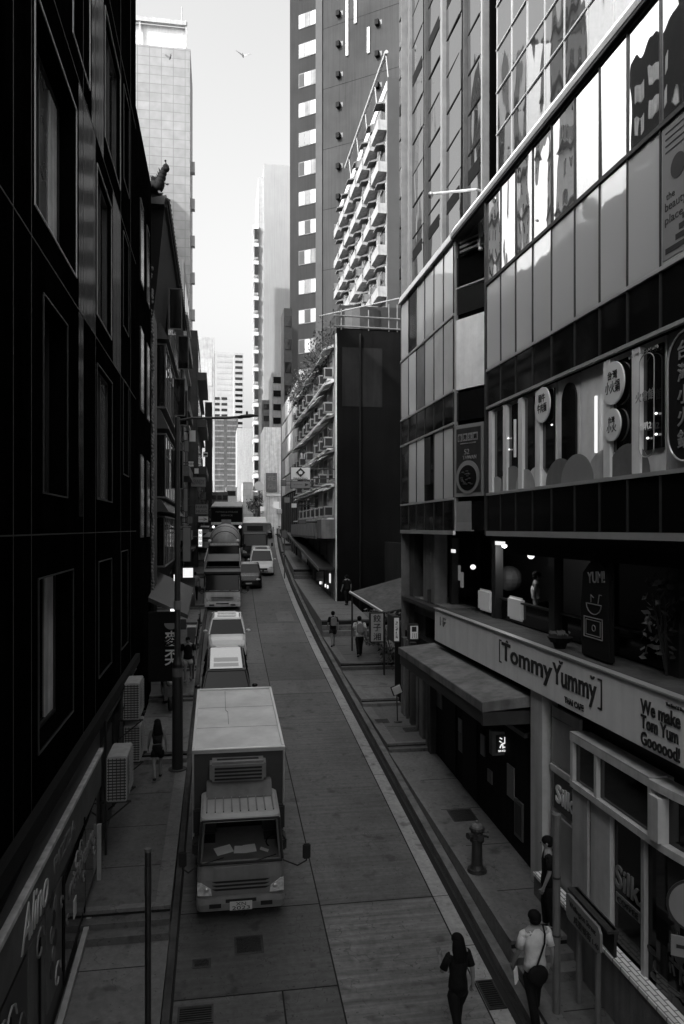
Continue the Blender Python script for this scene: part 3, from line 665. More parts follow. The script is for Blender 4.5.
# restaurant floor: z 9.6-11.56, pale panels, dark arched windows, paper hills
def rpanel(y1, y0, kind, idx):
    a, b = y1 - .03, y0 + .03; w_ = a - b; p = None
    box('shop_panel', 'white_paint' if kind != 'd' else 'grey_paint', gb, XR + .1, XR + .14, b, a, 9.61, 11.55)
    if kind in 'wWs':
        box('window_niche', 'glass_dark', gb, XR + .06, XR + .09, b + w_ * (.02 if kind != 's' else .1), b + w_ * .62, 9.95, 11.45)
        box('lining', 'white_paint', gb, XR + .0, XR + .10, b + w_ * .64, b + w_ * .9, 9.62, 11.5)
    if kind == 'a':
        n = 14; pts_ = [(b + w_ * .08, 10.0), (b + w_ * .72, 10.0)] + [(b + w_ * .40 + w_ * .32 * math.cos(t), 11.1 + .33 * math.sin(t)) for t in [math.pi * i / n for i in range(n + 1)]]
        MB().prism([(q[0], q[1]) for q in pts_], (XR + .06, 0, 0), (0, 1, 0), (0, 0, 1), (.035, 0, 0)).build('arched_window', 'glass_dark', gb)
kinds = ['w', 'W', 's', 'w', 'a', 'p', 'w', 'w', 'd', 'd', 'w', 'a']
for k in range(12): rpanel(MY[k], MY[k + 1], kinds[k], k)
def hill(yc, r, m_, x):
    pts_ = [(yc - r, 9.62)] + [(yc - r * math.cos(t), 9.62 + r * .78 * math.sin(t)) for t in [math.pi * i / 16 for i in range(1, 16)]] + [(yc + r, 9.62)]
    MB().prism(pts_, (XR + x, 0, 0), (0, 1, 0), (0, 0, 1), (.006, 0, 0)).build('paper_hill', m_, gb)
for i, (yc, r, m_) in enumerate(((16.7, .45, 'grey_paint'), (15.75, .66, 'sign_grey'), (15.0, .5, 'grey_paint'), (14.45, .52, 'white_dirty'), (13.4, .6, 'mid_paint'), (12.7, .62, 'sign_grey'), (11.75, .6, 'grey_paint'), (11.0, .62, 'mid_paint'))):
    hill(yc, r, m_, .05 - .008 * (i % 3))
def disc_sign(y, z, r, lines, parent, sub=None):
    d = MB().cyl((XR + .01, y, z), (XR - .02, y, z), r, n=36).build('round_sign', 'sign_white', parent)
    for (s_, dz, wd, hh) in lines: text(s_, 'sign_ink', d, (XR - .022, y, z + dz), (0, -1, 0), (0, 0, 1), width=wd, height=hh, bold=.008, ext=.003)
disc_sign(14.04, 11.18, .34, [('頤牛', .13, .3, .16), ('牛肉麵', -.06, .42, .18)], gb)
disc_sign(11.35, 11.1, .34, [('台灣', .13, .3, .14), ('小火鍋', -.06, .46, .2)], gb)
disc_sign(11.38, 10.44, .26, [('台灣', .08, .2, .1), ('小火', -.05, .3, .14)], gb)
ht = MB().tube([(XR - .0, y_, z_) for y_, z_ in [(10.4 + .2 * math.cos(t), 10.6 + (.62 if math.sin(t) > 0 else -.62) + .14 * math.sin(t)) for t in [2 * math.pi * i / 20 for i in range(21)]]], .008, 5)
ht.build('outline_sign', 'grey_paint', gb)
text('火會館', 'sign_grey', gb, (XR - .0, 10.45, 10.75), (0, -1, 0), (0, 0, 1), width=.5, height=.16, ext=.004)
text('七叭2', 'lit_dim', gb, (XR - .0, 10.45, 10.3), (0, -1, 0), (0, 0, 1), width=.34, height=.12, ext=.004)
text('台灣小火鍋', 'grey_paint', gb, (XR - .0, 10.5, 11.4), (0, -1, 0), (0, 0, 1), width=.8, height=.05, ext=.004)
for (y, z) in ((10.2, 10.45), (10.42, 10.12), (10.2, 10.15), (15.9, 10.75), (15.85, 10.5), (13.7, 10.75)):
    tag(MB().ball((XR + .03, y, z), (.02, .03, .018)).build('pendant_lamp', 'lamp_glow'), None)
for o_, l_ in zip([o for o in COL.objects if o.name.startswith('pendant_lamp')], ['top pendant light spot behind the outlined oval window', 'left low pendant light spot behind the outlined oval window', 'right low pendant light spot behind the outlined oval window', 'upper light spot in the second restaurant window', 'lower light spot in the second restaurant window', 'light spot inside the arched restaurant window']):
    tag(o_, l_, 'lamp', 'restaurant pendant lamps')
box('light_strip', 'lit_sign', gb, XR - .01, XR + .03, 11.93, 11.965, 10.05, 11.0)
box('light_strip', 'lit_dim', gb, XR - .01, XR + .03, 15.45, 15.5, 10.3, 11.1)
# black rounded sign with five characters
rp = MB(); w0, w1 = 9.8, 8.85
pts_ = []
for cx, cz, a0 in ((w0 - .4, 11.05, 0), (w1 + .4, 11.05, 90), (w1 + .4, 10.1, 180), (w0 - .4, 10.1, 270)):
    for i in range(9):
        t = R(a0 + i * 90 / 8); pts_.append((cx + .4 * math.cos(t), cz + .4 * math.sin(t)))
rs = MB().prism([(w0 - .4 + (p[0] - w0 + .4) * 1, p[1]) for p in pts_], (XR - .03, 0, 0), (0, 1, 0), (0, 0, 1), (.03, 0, 0)).build('rounded_sign', 'black_flat', gb)
MB().tube([(XR - .035, p[0], p[1]) for p in pts_ + pts_[:1]], .014, 5).build('sign_border', 'alu_line', rs)
for i, ch in enumerate('台灣小火鍋'): text(ch, 'sign_grey', rs, (XR - .035, 9.42, 11.2 - i * .3), (0, -1, 0), (0, 0, 1), width=.3, height=.25, bold=.012)
# beauty poster in the last mirror panel
po = box('poster', 'sign_grey', gb, XR - .01, XR - .004, 9.15, 9.98, 12.55, 14.4)
text('the', 'sign_ink', po, (XR - .012, 9.78, 13.42), (0, -1, 0), (0, 0, 1), width=.2, height=.1, ext=.002)
text('beauty', 'sign_ink', po, (XR - .012, 9.66, 13.26), (0, -1, 0), (0, 0, 1), width=.5, height=.16, ext=.002)
text('place', 'sign_ink', po, (XR - .012, 9.7, 13.08), (0, -1, 0), (0, 0, 1), width=.42, height=.15, ext=.002)
MB().cyl((XR - .012, 9.6, 13.75), (XR - .016, 9.6, 13.75), .17, n=20).build('emblem', 'dark_trim', po)
for k in range(4): box('text_line', 'sign_ink', po, XR - .014, XR - .010, 9.2, 9.9, 14.3 - k * .09, 14.32 - k * .09)
for k in range(4): box('caption_strip', 'sign_ink', po, XR - .014, XR - .010, 9.16, 9.5 + (.4 if k == 0 else .08 * (3 - k)), 12.62 + k * .12, 12.70 + k * .12)
# --- first floor cafe: dark glazing behind a terrace, with columns
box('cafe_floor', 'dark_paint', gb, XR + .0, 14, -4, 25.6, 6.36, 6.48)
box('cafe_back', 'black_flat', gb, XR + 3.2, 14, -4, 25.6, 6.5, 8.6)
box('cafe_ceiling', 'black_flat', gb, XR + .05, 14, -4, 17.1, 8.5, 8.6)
for k, y in enumerate((25.3, 22.4, 18.75, 15.3, 13.2, 10.9, 8.6, 6.2)):
    box('column', 'dark_trim', gb, XR + .75, XR + .95, y - .14, y + .14, 6.48, 8.5)
for k, (a, b) in enumerate(((18.55, 15.5), (15.1, 13.4), (13.0, 11.1), (10.7, 8.8), (8.4, 6.4))):
    box('cafe_window', 'glass_black', gb, XR + .9, XR + .92, b, a, 6.5, 7.0)
    box('cafe_sill', 'steel_dark', gb, XR + .84, XR + .96, b, a, 7.0, 7.04)
# fascia TommyYummy
fa = thing('cafe_fascia', 'long pale fascia board lettered Tommy Yummy Thai Cafe', 'sign', (6.2, 15, 5.6))
box('board', 'sign_cream', fa, XR - .1, XR, 3.0, 21.2, 5.6, 6.5, bevel=.015)
box('top_trim', 'alu_line', fa, XR - .13, XR + .02, 3.0, 21.2, 6.503, 6.53)
def ff(s_, y, z, w_, h_, m_='sign_ink', bold=.02, ext=.008): return text(s_, m_, fa, (XR - .104, y, z), (0, -1, 0), (0, 0, 1), width=w_, height=h_, bold=bold, ext=ext)
YC = lambda px: yX(px, XR - .1)
ff('1F', YC(443), 6.22, .55, .24, bold=.0, m_='sign_grey')
a_, b_ = YC(500), YC(601)
for (y, d) in ((a_ + .02, -1), (b_ - .02, 1)):
    MB().box(XR - .108, XR - .1, y - .02, y + .02, 5.86, 6.36).build('bracket_mark', 'sign_ink', fa)
    for z in (5.86, 6.33): MB().box(XR - .108, XR - .1, min(y, y + d * .12), max(y, y + d * .12), z, z + .03).build('bracket_mark', 'sign_ink', fa)
mid = YC(552.5)
ff('Tommy', (a_ - .12 + mid) / 2, 6.08, a_ - .12 - mid, .5)
ff('Yummy', (mid + b_ + .12) / 2, 6.08, mid - b_ - .16, .5)
ff('^', a_ - .42, 6.37, .14, .05); ff('˘', mid - .36, 6.37, .16, .06); ff('˘', b_ + .28, 6.33, .16, .06)
ff('THAI CAFE', YC(574), 5.75, .72, .11, bold=.01)
y_ = YC(660)
ff('We make', y_, 6.21, .98, .21); ff('Tom Yum', y_ + .02, 5.99, .92, .2); ff('Goooood!', y_, 5.75, .96, .2)
ff('Thai Food & Tea', YC(675), 6.38, .42, .05, bold=0)
# terrace parapet slab on top and things on it
box('terrace_slab', 'concrete_dark', gb, XR + .0, XR + .85, 3, 21.2, 6.482, 6.50)
# --- street level below the fascia: shop with white columns
sp = thing('corner_shop', 'street level shop with white columns and framed windows under the fascia', 'shop', (6.2, 11, 1.3))
W = 'shop_pale'
zf_ = lambda Y: rwz(Y)
box('wall', 'dark_trim', sp, XR + .35, 12, -4, 13.99, 0, 5.59)
box('pillar', 'shop_pale', sp, XR - .02, XR + .3, 14.02, 14.58, 1.4, 5.58)
def yq(px): return yX(px, XR)
g1 = [(yq(546), yq(573), 3.0, 5.2)]
for a, b, c, d in g1:
    f = box('window', 'grey_paint', sp, XR + .12, XR + .18, b, a, c - 1.9, d + .2)
    box('pane', 'glass_pale', f, XR + .10, XR + .118, b + .04, a - .04, 4.35, d); box('mid_rail', 'shop_pale', f, XR + .08, XR + .119, b, a, 4.18, 4.3)
    box('poster', 'glass_dark', f, XR + .10, XR + .118, b + .04, a - .04, 3.5, 4.15)
    text('Silk', 'sign_white', f, (XR + .09, (a + b) / 2 - .05, 3.82), (0, -1, 0), (0, 0, 1), width=.75, height=.34, bold=.02)
    box('notice_board', 'sign_grey', f, XR + .06, XR + .1, b + .08, a - .1, 1.7, 3.42)
# projecting framed transom window
y0, y1 = yq(575), yq(655)
for (a, b, c, d) in ((y1, y0, 5.08, 5.2), (y1, y0, 4.27, 4.38)): box('transom_frame', 'shop_pale', sp, XR - .1, XR + .3, a, b, c, d)
for y in (y0 - .046, (y0 + y1) / 2 + .35, y1 + .0): box('transom_frame', 'shop_pale', sp, XR - .09, XR + .28, y - .045, y + .045, 4.381, 5.079)
box('transom_glass', 'glass_dark', sp, XR - .02, XR + .0, y1 + .06, y0 - .05, 4.39, 5.07)
box('transom_top', 'grey_paint', sp, XR - .1, XR + .2, y1, y0, 5.202, 5.23)
# rounded end
n = 12; pa = []
cx_, cy_ = XR + .9, y1
for zz, hh in ((4.27, .11), (5.08, .12)):
    mb = MB(); rings = []
    for i in range(n + 1):
        t = R(90) * i / n; ox, oy = cx_ - 1.0 * math.cos(t), cy_ - 2.2 * math.sin(t); ix, iy = cx_ - .7 * math.cos(t), cy_ - 1.8 * math.sin(t)
        rings.append([Vector((ox, oy, zz)), Vector((ix, iy, zz)), Vector((ix, iy, zz + hh)), Vector((ox, oy, zz + hh))])
    mb.loft(rings).build('curved_band', 'shop_pale', sp)
mb = MB(); rings = []
for i in range(n + 1):
    t = R(90) * i / n; ox, oy = cx_ - .88 * math.cos(t), cy_ - 2.05 * math.sin(t); rings.append([Vector((ox, oy, 1)), Vector((ox + .02, oy + .02, 1)), Vector((ox + .02, oy + .02, 5.02)), Vector((ox, oy, 5.02))])
mb.loft(rings).build('curved_glass', 'glass_dark', sp)
box('pier', 'shop_pale', sp, XR - .14, XR + .1, yq(667), yq(655) - .061, 4.385, 5.015)
# lower level: pale columns and dark display window
box('column', 'grey_paint', sp, XR - .05, XR + .3, yq(590), yq(575), 1.9, 4.215)
box('column', 'shop_pale', sp, XR - .02, XR + .3, yq(611), yq(592), 1.9, 4.215)
box('display_window', 'glass_black', sp, XR + .05, XR + .08, yq(641), yq(612), 1.9, 4.2)
text('Silk.', 'sign_grey', sp, (XR + .04, yq(626), 3.3), (0, -1, 0), (0, 0, 1), width=.78, height=.36, bold=.015)
dsg = box('banner', 'sign_grey', sp, XR + .03, XR + .045, yq(638), yq(614), 2.88, 3.04); text('COFFEE', 'sign_ink', dsg, (XR + .028, yq(626), 2.96), (0, -1, 0), (0, 0, 1), width=.6, height=.09)
box('column', 'grey_paint', sp, XR - .02, XR + .12, yq(645), yq(642), 1.9, 4.215)
box('display_window', 'glass_black', sp, XR + .05, XR + .08, 5.5, yq(645) - .005, 1.9, 4.2)
text('鮮', 'dark_paint', sp, (XR + .04, yq(672), 2.9), (0, -1, 0), (0, 0, 1), width=.6, height=.7)
random.seed(5)
for k in range(14): MB().ball((XR + .035, random.uniform(yq(684), yq(648)), random.uniform(2.0, 3.0)), (.008, random.uniform(.05, .16), random.uniform(.04, .14)), 8, 5).build('painted_flower', 'dark_paint', sp)
# brick topped ledge
lw = thing('low_wall', 'low wall with a pale brick top along the foot of the corner shop', 'wall', (6.0, 10, 1.2))
box('wall', 'concrete', lw, 6.0, XR + .04, 3, 14.0, .2, 2.14)
box('brick_top', 'brick_ledge', lw, 5.97, XR + .02, 3, 13.98, 2.142, 2.2)

# --- old single storey shop with slab canopy
os_ = thing('canopy_shop', 'dark single storey shop with a stained concrete slab canopy beside the cafe', 'shop', (6.5, 18, 1.8))
box('wall', 'render_dark', os_, XR + .14, 12, 14.65, 27.2, .5, 5.3)
cp = MB(); cp.hexa([(5.2, 14.66, 5.12), (XR + .1, 14.66, 5.2), (XR + .1, 21.9, 5.2), (5.2, 21.9, 5.12), (5.2, 14.66, 5.32), (XR + .1, 14.66, 5.42), (XR + .1, 21.9, 5.42), (5.2, 21.9, 5.32)]); cp.build('canopy', 'concrete', os_, bevel=.01)
box('canopy_fascia', 'dark_paint', os_, 5.22, XR + .1, 14.68, 14.8, 4.85, 5.119); box('canopy_fascia', 'dark_trim', os_, 5.23, 5.3, 14.8, 21.8, 4.86, 5.119)
box('beam', 'dark_paint', os_, XR - .02, XR + .13, 14.9, 21.8, 4.5, 4.6)
for (a, b, m_) in ((19.9, 20.9, 'black_flat'), (18.2, 19.3, 'black_flat')): box('doorway', m_, os_, XR + .1, XR + .138, a, b, zg(a) + .4, 4.2)
for i, (y, z, w_, h_) in enumerate(((21.5, 3.6, .55, .8), (19.55, 3.4, .3, .35), (19.5, 2.9, .35, .5), (17.8, 3.3, .28, .5), (17.3, 2.8, .3, .3), (16.0, 2.9, .4, .7))): box('notice', 'sign_grey' if i % 2 else 'mid_paint', os_, XR + .11, XR + .138, y - w_ / 2, y + w_ / 2, z, z + h_)
box('menu_frame', 'mid_paint', os_, XR + .10, XR + .137, 15.3, 15.75, 2.2, 3.0); box('menu_sheet', 'dark_trim', os_, XR + .09, XR + .1, 15.36, 15.69, 2.28, 2.92)
for i, (y, r_) in enumerate(((22.0, .16), (22.9, .2), (24.2, .12), (25.3, .2))): box('pillar', 'concrete' if i % 2 else 'concrete_dark', os_, XR - .05, XR + .135, y - r_, y + r_, zg(y), 5.1)
for y in (22.35, 23.5, 24.8): MB().cyl((XR + .0, y, zg(y)), (XR + .0, y, 5.1), .05, n=8).build('drain_pipe', 'mid_paint', os_)
ls = thing('lit_box_sign', 'square lit sign with Chinese lettering hung on the dark shop wall', 'sign', (6.1, 16.2, 3.9))
lx, lz = xY(506, 16.4), zP(744, 6, 16.4)
box('housing', 'mid_paint', ls, lx - .32, lx + .3, 16.4, 16.62, lz - .27, lz + .27, bevel=.01)
box('face', 'dark_trim', ls, lx - .24, lx + .24, 16.385, 16.399, lz - .2, lz + .2)
text('沾', 'lit_sign', ls, (lx - .06, 16.38, lz + .02), (1, 0, 0), (0, 0, 1), width=.22, height=.25, bold=.01)
for i, ch in enumerate('仔記'): text(ch, 'lit_sign', ls, (lx + .16, 16.38, lz + .09 - .17 * i), (1, 0, 0), (0, 0, 1), width=.13, height=.14)
text('SINCE 1968', 'lit_sign', ls, (lx - .02, 16.38, lz - .16), (1, 0, 0), (0, 0, 1), width=.34, height=.04)
# --- second glazed block with the tall curtain wall (further up)
gt = thing('glazed_tower', 'taller glazed block with black dashed spandrels and bright fins', 'building', (10, 22, 2))
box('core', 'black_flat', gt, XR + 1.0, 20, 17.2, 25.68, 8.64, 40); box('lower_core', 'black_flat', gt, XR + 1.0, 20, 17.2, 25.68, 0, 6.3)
box('end_wall', 'mid_paint', gt, XR + .02, 20, 25.69, 25.75, 4, 40)
C2 = [25.66, 24.6, 23.6, 22.6, 21.6, 20.65, 19.72]
for k in range(6):
    a, b = C2[k] - .02, C2[k + 1] + .02
    tilt_panel(a, b, 8.74, 9.55, XR, 'glass_dark', gt, 'spandrel_panel', .001)
    tilt_panel(a, b, 9.62, 11.55, XR, ('glass_dark', 'mirror_lo', 'mirror_lo', 'glass_dark', 'mirror_lo', 'mirror_lo')[k], gt)
    tilt_panel(a, b, 11.62, 12.42, XR, 'glass_dark', gt, 'spandrel_panel', .003)
    tilt_panel(a, b, 12.5, 14.44, XR, ('mirror_lo', 'mirror_lo', 'glass_pale', 'mirror_lo', 'glass_white', 'glass_white')[k], gt)
    tilt_panel(a, b, 14.54, 16.4, XR, 'mirror_lo' if k != 1 else 'glass_dark', gt)
for z, h_ in ((8.62, .11), (9.55, .06), (11.56, .06), (12.43, .06), (14.45, .07)): box('rail', 'alu_line', gt, XR - .03, XR + .04, 19.7, 25.7, z, z + h_)
MB().prism([(XR - .1, 16.45), (XR + .2, 16.45), (XR + .2, 16.8), (XR - .04, 16.7)], (0, 19.71, 0), (1, 0, 0), (0, 0, 1), (0, 6, 0)).build('ledge', 'alu_line', gt)
for y in C2: box('mullion', 'steel_dark', gt, XR - .02, XR + .04, y - .016, y + .016, 8.73, 16.44)
box('louvre_window', 'dark_trim', gt, XR - .01, XR + .0, 22.0, 22.55, 10.1, 11.5)
# upper curtain wall across both bays
CU = [yX(p, XR + .25) for p in (399, 412, 428, 446, 467.5, 486.5)]
z0u = 16.85
zt = [17.9, 18.5, 19.55, 20.6, 21.65, 22.7, 23.75, 24.9, 25.95, 27.0, 28.05, 29.1, 30.2]
for k in range(5):
    a, b = CU[k], CU[k + 1]; L_ = a - b
    for j in range(len(zt) + 0):
        lo = z0u if j == 0 else zt[j - 1]; hi = zt[j]
        tilt_panel(a - .02, b + L_ * .28, lo + .02, hi - .02, XR + .25, 'mirror_up', gt, amt=.01)
        thick = .36 if j in (0, 6, 12) else .045
        box('spandrel_bar', 'black_flat', gt, XR + .235, XR + .27, b + L_ * .36, a - L_ * .06, hi - thick / 2, hi + thick / 2)
    box('fin', 'dark_paint' if k % 2 else 'mid_paint', gt, XR + .16, XR + .32, b, b + L_ * .06, z0u, 32)
    box('fin_glass', ('mid_paint', 'dark_paint', 'sign_grey', 'mid_paint', 'far_grey')[k], gt, XR + .22, XR + .3, b + L_ * .06, b + L_ * (.26, .16, .24, .12, .22)[k], z0u, 32)
# angled bay between the two blocks
ab = thing('angled_bay', 'narrow angled bay with a white panel and louvres between the two glazed blocks', 'building', (6.6, 19.1, 8.6))
u_ = Vector((math.sin(R(25)), -math.cos(R(25)), 0)); n_ = Vector((-math.cos(R(25)), -math.sin(R(25)), 0)); p0 = Vector((6.22, 19.66, 0))
def bay(name, s0, s1, z0, z1, m_, pr=0, th=.1, parent=ab):
    c = p0 + u_ * ((s0 + s1) / 2) + n_ * (pr - th / 2) + Vector((0, 0, (z0 + z1) / 2))
    return MB().obox(c, u_ * (s1 - s0) / 2, n_ * th / 2, (0, 0, (z1 - z0) / 2)).build(name, m_, parent)
S = 1.22
bay('core', 0, S, 8.73, 16.4, 'black_flat', -.16, .3)
bay('white_panel', .02, S - .1, 12.45, 14.3, 'white_paint', .0)
bay('dark_glass', .02, S - .1, 11.62, 12.38, 'glass_dark', -.02)
for k in range(26): bay('louvre', .04, S - .1, 14.45 + k * .025, 14.46 + k * .025, 'dark_paint', -.02, .03)
bay('dark_opening', .02, S - .1, 15.2, 15.95, 'glass_black', -.02)
bay('trim', 0, S, 15.12, 15.16, 'alu_line', .0)
for z in (15.98, 16.1, 16.22): bay('vent_duct', .3, S, z, z + .06, 'steel', .12)
bay('side_post', 0, .04, 8.73, 16.4, 'alu_line', .03); bay('side_post', S - .08, S, 8.73, 16.4, 'steel', .03)
sgn = thing('hotpot_sign', 'dark portrait sign with a round hotpot picture between the glazed blocks', 'sign', (6.6, 19.1, 9.6))
bay('panel', .03, S - .1, 9.62, 11.5, 'sign_grey', .06, .06, sgn); bay('inner_panel', .12, S - .2, 9.72, 11.4, 'dark_paint', .07, .012, sgn)
def bp(s, z, pr): return p0 + u_ * s + n_ * pr + Vector((0, 0, z))
mb = MB(); mb.cyl(bp(.56, 10.12, .06), bp(.56, 10.12, .085), .43, n=32); mb.build('ring', 'sign_grey', sgn); mb = MB(); mb.cyl(bp(.56, 10.1, .085), bp(.56, 10.1, .095), .33, n=32); mb.build('bowl', 'black_flat', sgn)
mb = MB(); random.seed(9)
for k in range(16): mb.ball(bp(.56 + random.uniform(-.2, .2), 10.1 + random.uniform(-.2, .2), .097), (.05, .05, .02), 7, 4)
mb.build('food', 'dark_trim', sgn)
for i, ch in enumerate('台灣火鍋'):
    q = bay('letter_tile', .19 + i * .19, .35 + i * .19, 11.06, 11.26, 'sign_grey', .08, .01, sgn); text(ch, 'sign_ink', q, bp(.27 + i * .19, 11.16, .082), u_, (0, 0, 1), width=.11, height=.13)
text('52', 'sign_grey', sgn, bp(.52, 10.78, .075), u_, (0, 0, 1), height=.14); text('TAIWAN', 'sign_grey', sgn, bp(.62, 10.63, .075), u_, (0, 0, 1), width=.5, height=.1)
text('TAIWANESE HOTPOT', 'sign_grey', sgn, bp(.56, 11.0, .075), u_, (0, 0, 1), width=.6, height=.035)
bay('window', 0.02, .6, 8.95, 9.5, 'glass_pale', .0); bay('lower_panel', .02, .62, 8.72, 8.95, 'sign_grey', .01); bay('window', .62, S - .1, 8.75, 9.5, 'glass_dark', .0)
# flood-lamp pole on the ledge
fp = thing('ledge_lamp_pole', 'white post with a long arm projecting from the ledge over the angled bay', 'lamp', (6.4, 18.4, 16.2))
zt_ = zP(188, 6.5, 18.6); za_ = zP(250, 6.5, 18.6)
MB().cyl((6.55, 18.6, za_), (6.55, 18.6, zt_ + .1), .06, n=10).build('post', 'white_dirty', fp)
MB().cyl((6.7, 18.6, zt_), (5.35, 18.9, zt_ - .1), .035, n=8).build('arm', 'white_dirty', fp); MB().ball((5.33, 18.9, zt_ - .13), (.07, .09, .09)).build('lamp_head', 'steel', fp)
box('junction_box', 'steel', fp, 6.5, 6.8, 18.5, 18.7, za_ + .1, za_ + .3)
# first floor under the tall block: posts, concrete beam, dark awning
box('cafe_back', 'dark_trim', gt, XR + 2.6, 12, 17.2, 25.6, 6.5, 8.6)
box('column', 'mid_paint', gt, XR + .3, XR + .7, 22.6, 23.9, 6.3, 8.62); text('ml', 'sign_grey', gt, (XR + .29, 23.2, 7.9), (0, -1, 0), (0, 0, 1), width=.5, height=.35)
box('beam', 'concrete', gt, XR + .3, XR + 1.2, 21.25, 25.6, 6.0, 6.5); box('beam', 'concrete_dark', gt, XR + .28, 12, 25.0, 25.6, 4.5, 8.6)
box('signboard', 'dark_paint', gt, XR + .2, XR + .8, 23.0, 23.1, 6.5, 6.9)
# light boxes over the step shops
def vbox(name, label, px0, px1, py0, py1, Y, chars, xh, lit='lit_dim', dep=.25):
    t = thing(name, label, 'sign', (xY(px0, Y), Y, zP(py1, xh, Y)))
    x0, x1, z0, z1 = xY(px0, Y), xY(px1, Y), zP(py1, xh, Y), zP(py0, xh, Y)
    box('housing', 'dark_trim', t, x0, x1, Y, Y + dep, z0, z1, bevel=.015); box('face', lit, t, x0 + .04, x1 - .04, Y - .02, Y - .002, z0 + .05, z1 - .05)
    n = len(chars); hh = (z1 - z0 - .1) / n
    for i, ch in enumerate(chars): text(ch, 'sign_ink', t, ((x0 + x1) / 2, Y - .024, z1 - .05 - hh * (i + .5)), (1, 0, 0), (0, 0, 1), width=min(hh, x1 - x0 - .15) * .85, height=hh * .8, ext=.004, bold=.01)
    return t
vbox('dumpling_sign', 'upright lit box sign lettered with three Chinese characters under the dark awning', 370, 384, 612, 642, 29, '餃子湘', 7, lit='grey_paint')
vbox('lit_box_sign', 'small lit white sign at the left end of the shop canopy', 393, 400, 616, 642, 25, '記', 6.5, dep=.9)
vbox('lit_box_sign', 'lit rounded white sign behind the concrete canopy', 409, 419, 624, 640, 23.6, '一川', 6.6)
box('sign_housing', 'concrete_dark', gt, 6.6, 7.6, 24.0, 25.2, 5.3, 6.0)
a_w = thing('dark_awning', 'dark sloping awning with a pale front edge in the gap before the blank wall', 'awning', (7.5, 30, 5.5))
ya, yb = 30.0, 33.5
zA, zB = zP(592, 6.5, yb), zP(612, 7.5, ya)
MB().hexa([(xY(350, yb), yb, zA - .06), (xY(383, ya), ya, zB - .06), (12, ya, zB + 1.0), (12, yb, zA + 1.6), (xY(350, yb), yb, zA), (xY(383, ya), ya, zB), (12, ya, zB + 1.06), (12, yb, zA + 1.66)]).build('canopy', 'concrete_dark', a_w)
MB().cyl((xY(350, yb), yb, zA), (xY(383, ya), ya, zB), .06, n=8).build('edge_tube', 'steel_bright', a_w)
for (x, y, z) in ((xY(351, yb), yb, zA), (xY(383, ya), ya, zB)): MB().cyl((x + .05, y, zg(y)), (x + .05, y, z), .04, n=8).build('pole', 'dark_paint', a_w)
box('court_wall', 'render_dark', None, 9.5, 9.8, 27.25, 43.4, 2, 8.0, label='dark back wall of the small court beyond the glazed tower', cat='wall')
cu_ = MB().box(6.4, 12, 27.22, 27.5, 1, 5.4).build('court_side_wall', 'concrete_dark', None, label='stained side wall closing the stepped shops before the court', cat='wall')
cv_ = MB().prism([(xY(366, 33), zP(627, 7, 33)), (xY(398, 33), zP(625, 7, 33)), (xY(400, 33), zP(622, 7, 33)), (xY(366, 33), zP(624, 7, 33))], (0, 33.2, 0), (1, 0, 0), (0, 0, 1), (0, .8, 0))
tag(cv_.build('flat_canopy', 'black_flat'), 'small flat black canopy high behind the sloping awning', 'canopy')
# shrubs in the court
def shrub(name, label, x, y, z, r, h, n=260):
    t = thing(name, label, 'plant', (x, y, z)); st = MB()
    for k in range(5): st.cyl((x, y, z), (x + random.uniform(-r, r) * .6, y + random.uniform(-r, r) * .6, z + h * .8), .03, .01, 5)
    st.build('stem', 'dark_paint', t); lf = MB()
    for k in range(n):
        a = random.uniform(0, 6.28); q = random.random() ** .5 * r; c = Vector((x + q * math.cos(a), y + q * math.sin(a), z + h * random.uniform(.15, 1)))
        d = Vector([random.gauss(0, 1) for _ in range(3)]).normalized(); e = d.orthogonal().normalized(); s_ = random.uniform(.05, .12)
        lf.add([c - d * s_, c + e * s_ * .5, c + d * s_, c - e * s_ * .5], [(0, 1, 2, 3)])
    lf.build('foliage', 'leaf', t)
shrub('shrub', 'dark shrub behind the upright lit sign in the court', 7.4, 31.2, zg(31), .8, 1.3)
shrub('shrub', 'dark shrub at the foot of the blank wall', 8.2, 38, zg(38), .9, 1.4)
shrub('shrub', 'low dark shrub near the stepped footway edge of the court', 7.2, 34.8, zg(34), .6, .9)
# --- blank dark end wall and the flats behind it
YD = 43.6; XD = 6.75; yD2 = 66.0
db = thing('balcony_flats', 'old flats with a huge blank dark end wall and rusty hoods over the street', 'building', (10, 50, 4))
box('end_wall', 'end_dark', db, XD, 13.5, YD, YD + .3, 0, 20.3)
box('wall', 'concrete_pale', db, XD + .02, 13.5, YD + .31, yD2, 0, 19.6)
box('end_edge', 'white_dirty', db, XD - .06, XD - .001, YD + .05, YD + .32, 4, 20.0)
box('pale_patch', 'render_dark', db, XD + .3, 9.4, YD - .02, YD - .001, 15.8, 19.2)  # rectangle a little paler than the wall around it
for x in (8.1, 11.2): MB().cyl((x, YD - .08, 3), (x, YD - .08, 20), .06, n=6).build('drain_pipe', 'black_flat', db)
for (z, x1) in ((20.3, 13), (20.9, 12.6)): MB().cyl((XD - .2, YD - .05, z + .1), (x1, YD - .05, z), .05, n=6).build('roof_rail', 'mid_paint', db)
for x in (7.0, 8.6, 9.8, 10.3): MB().cyl((x, YD, 20.2), (x, YD, 21.4 + .4 * (x > 9)), .04, n=6).build('rail_post', 'mid_paint', db)
MB().cyl((XD - 1.0, YD + .3, 21.0), (11, YD + .3, 22.4), .035, n=6).build('roof_rail', 'grey_paint', db)
MB().cyl((8.6, YD + 3, 20.3), (8.6, YD + 3, 22.0), 1.5, n=20).build('water_tank', 'dark_paint', db); box('roof_hut', 'dark_trim', db, 7.2, 13, YD + 2, YD + 8, 19.6, 22.2)
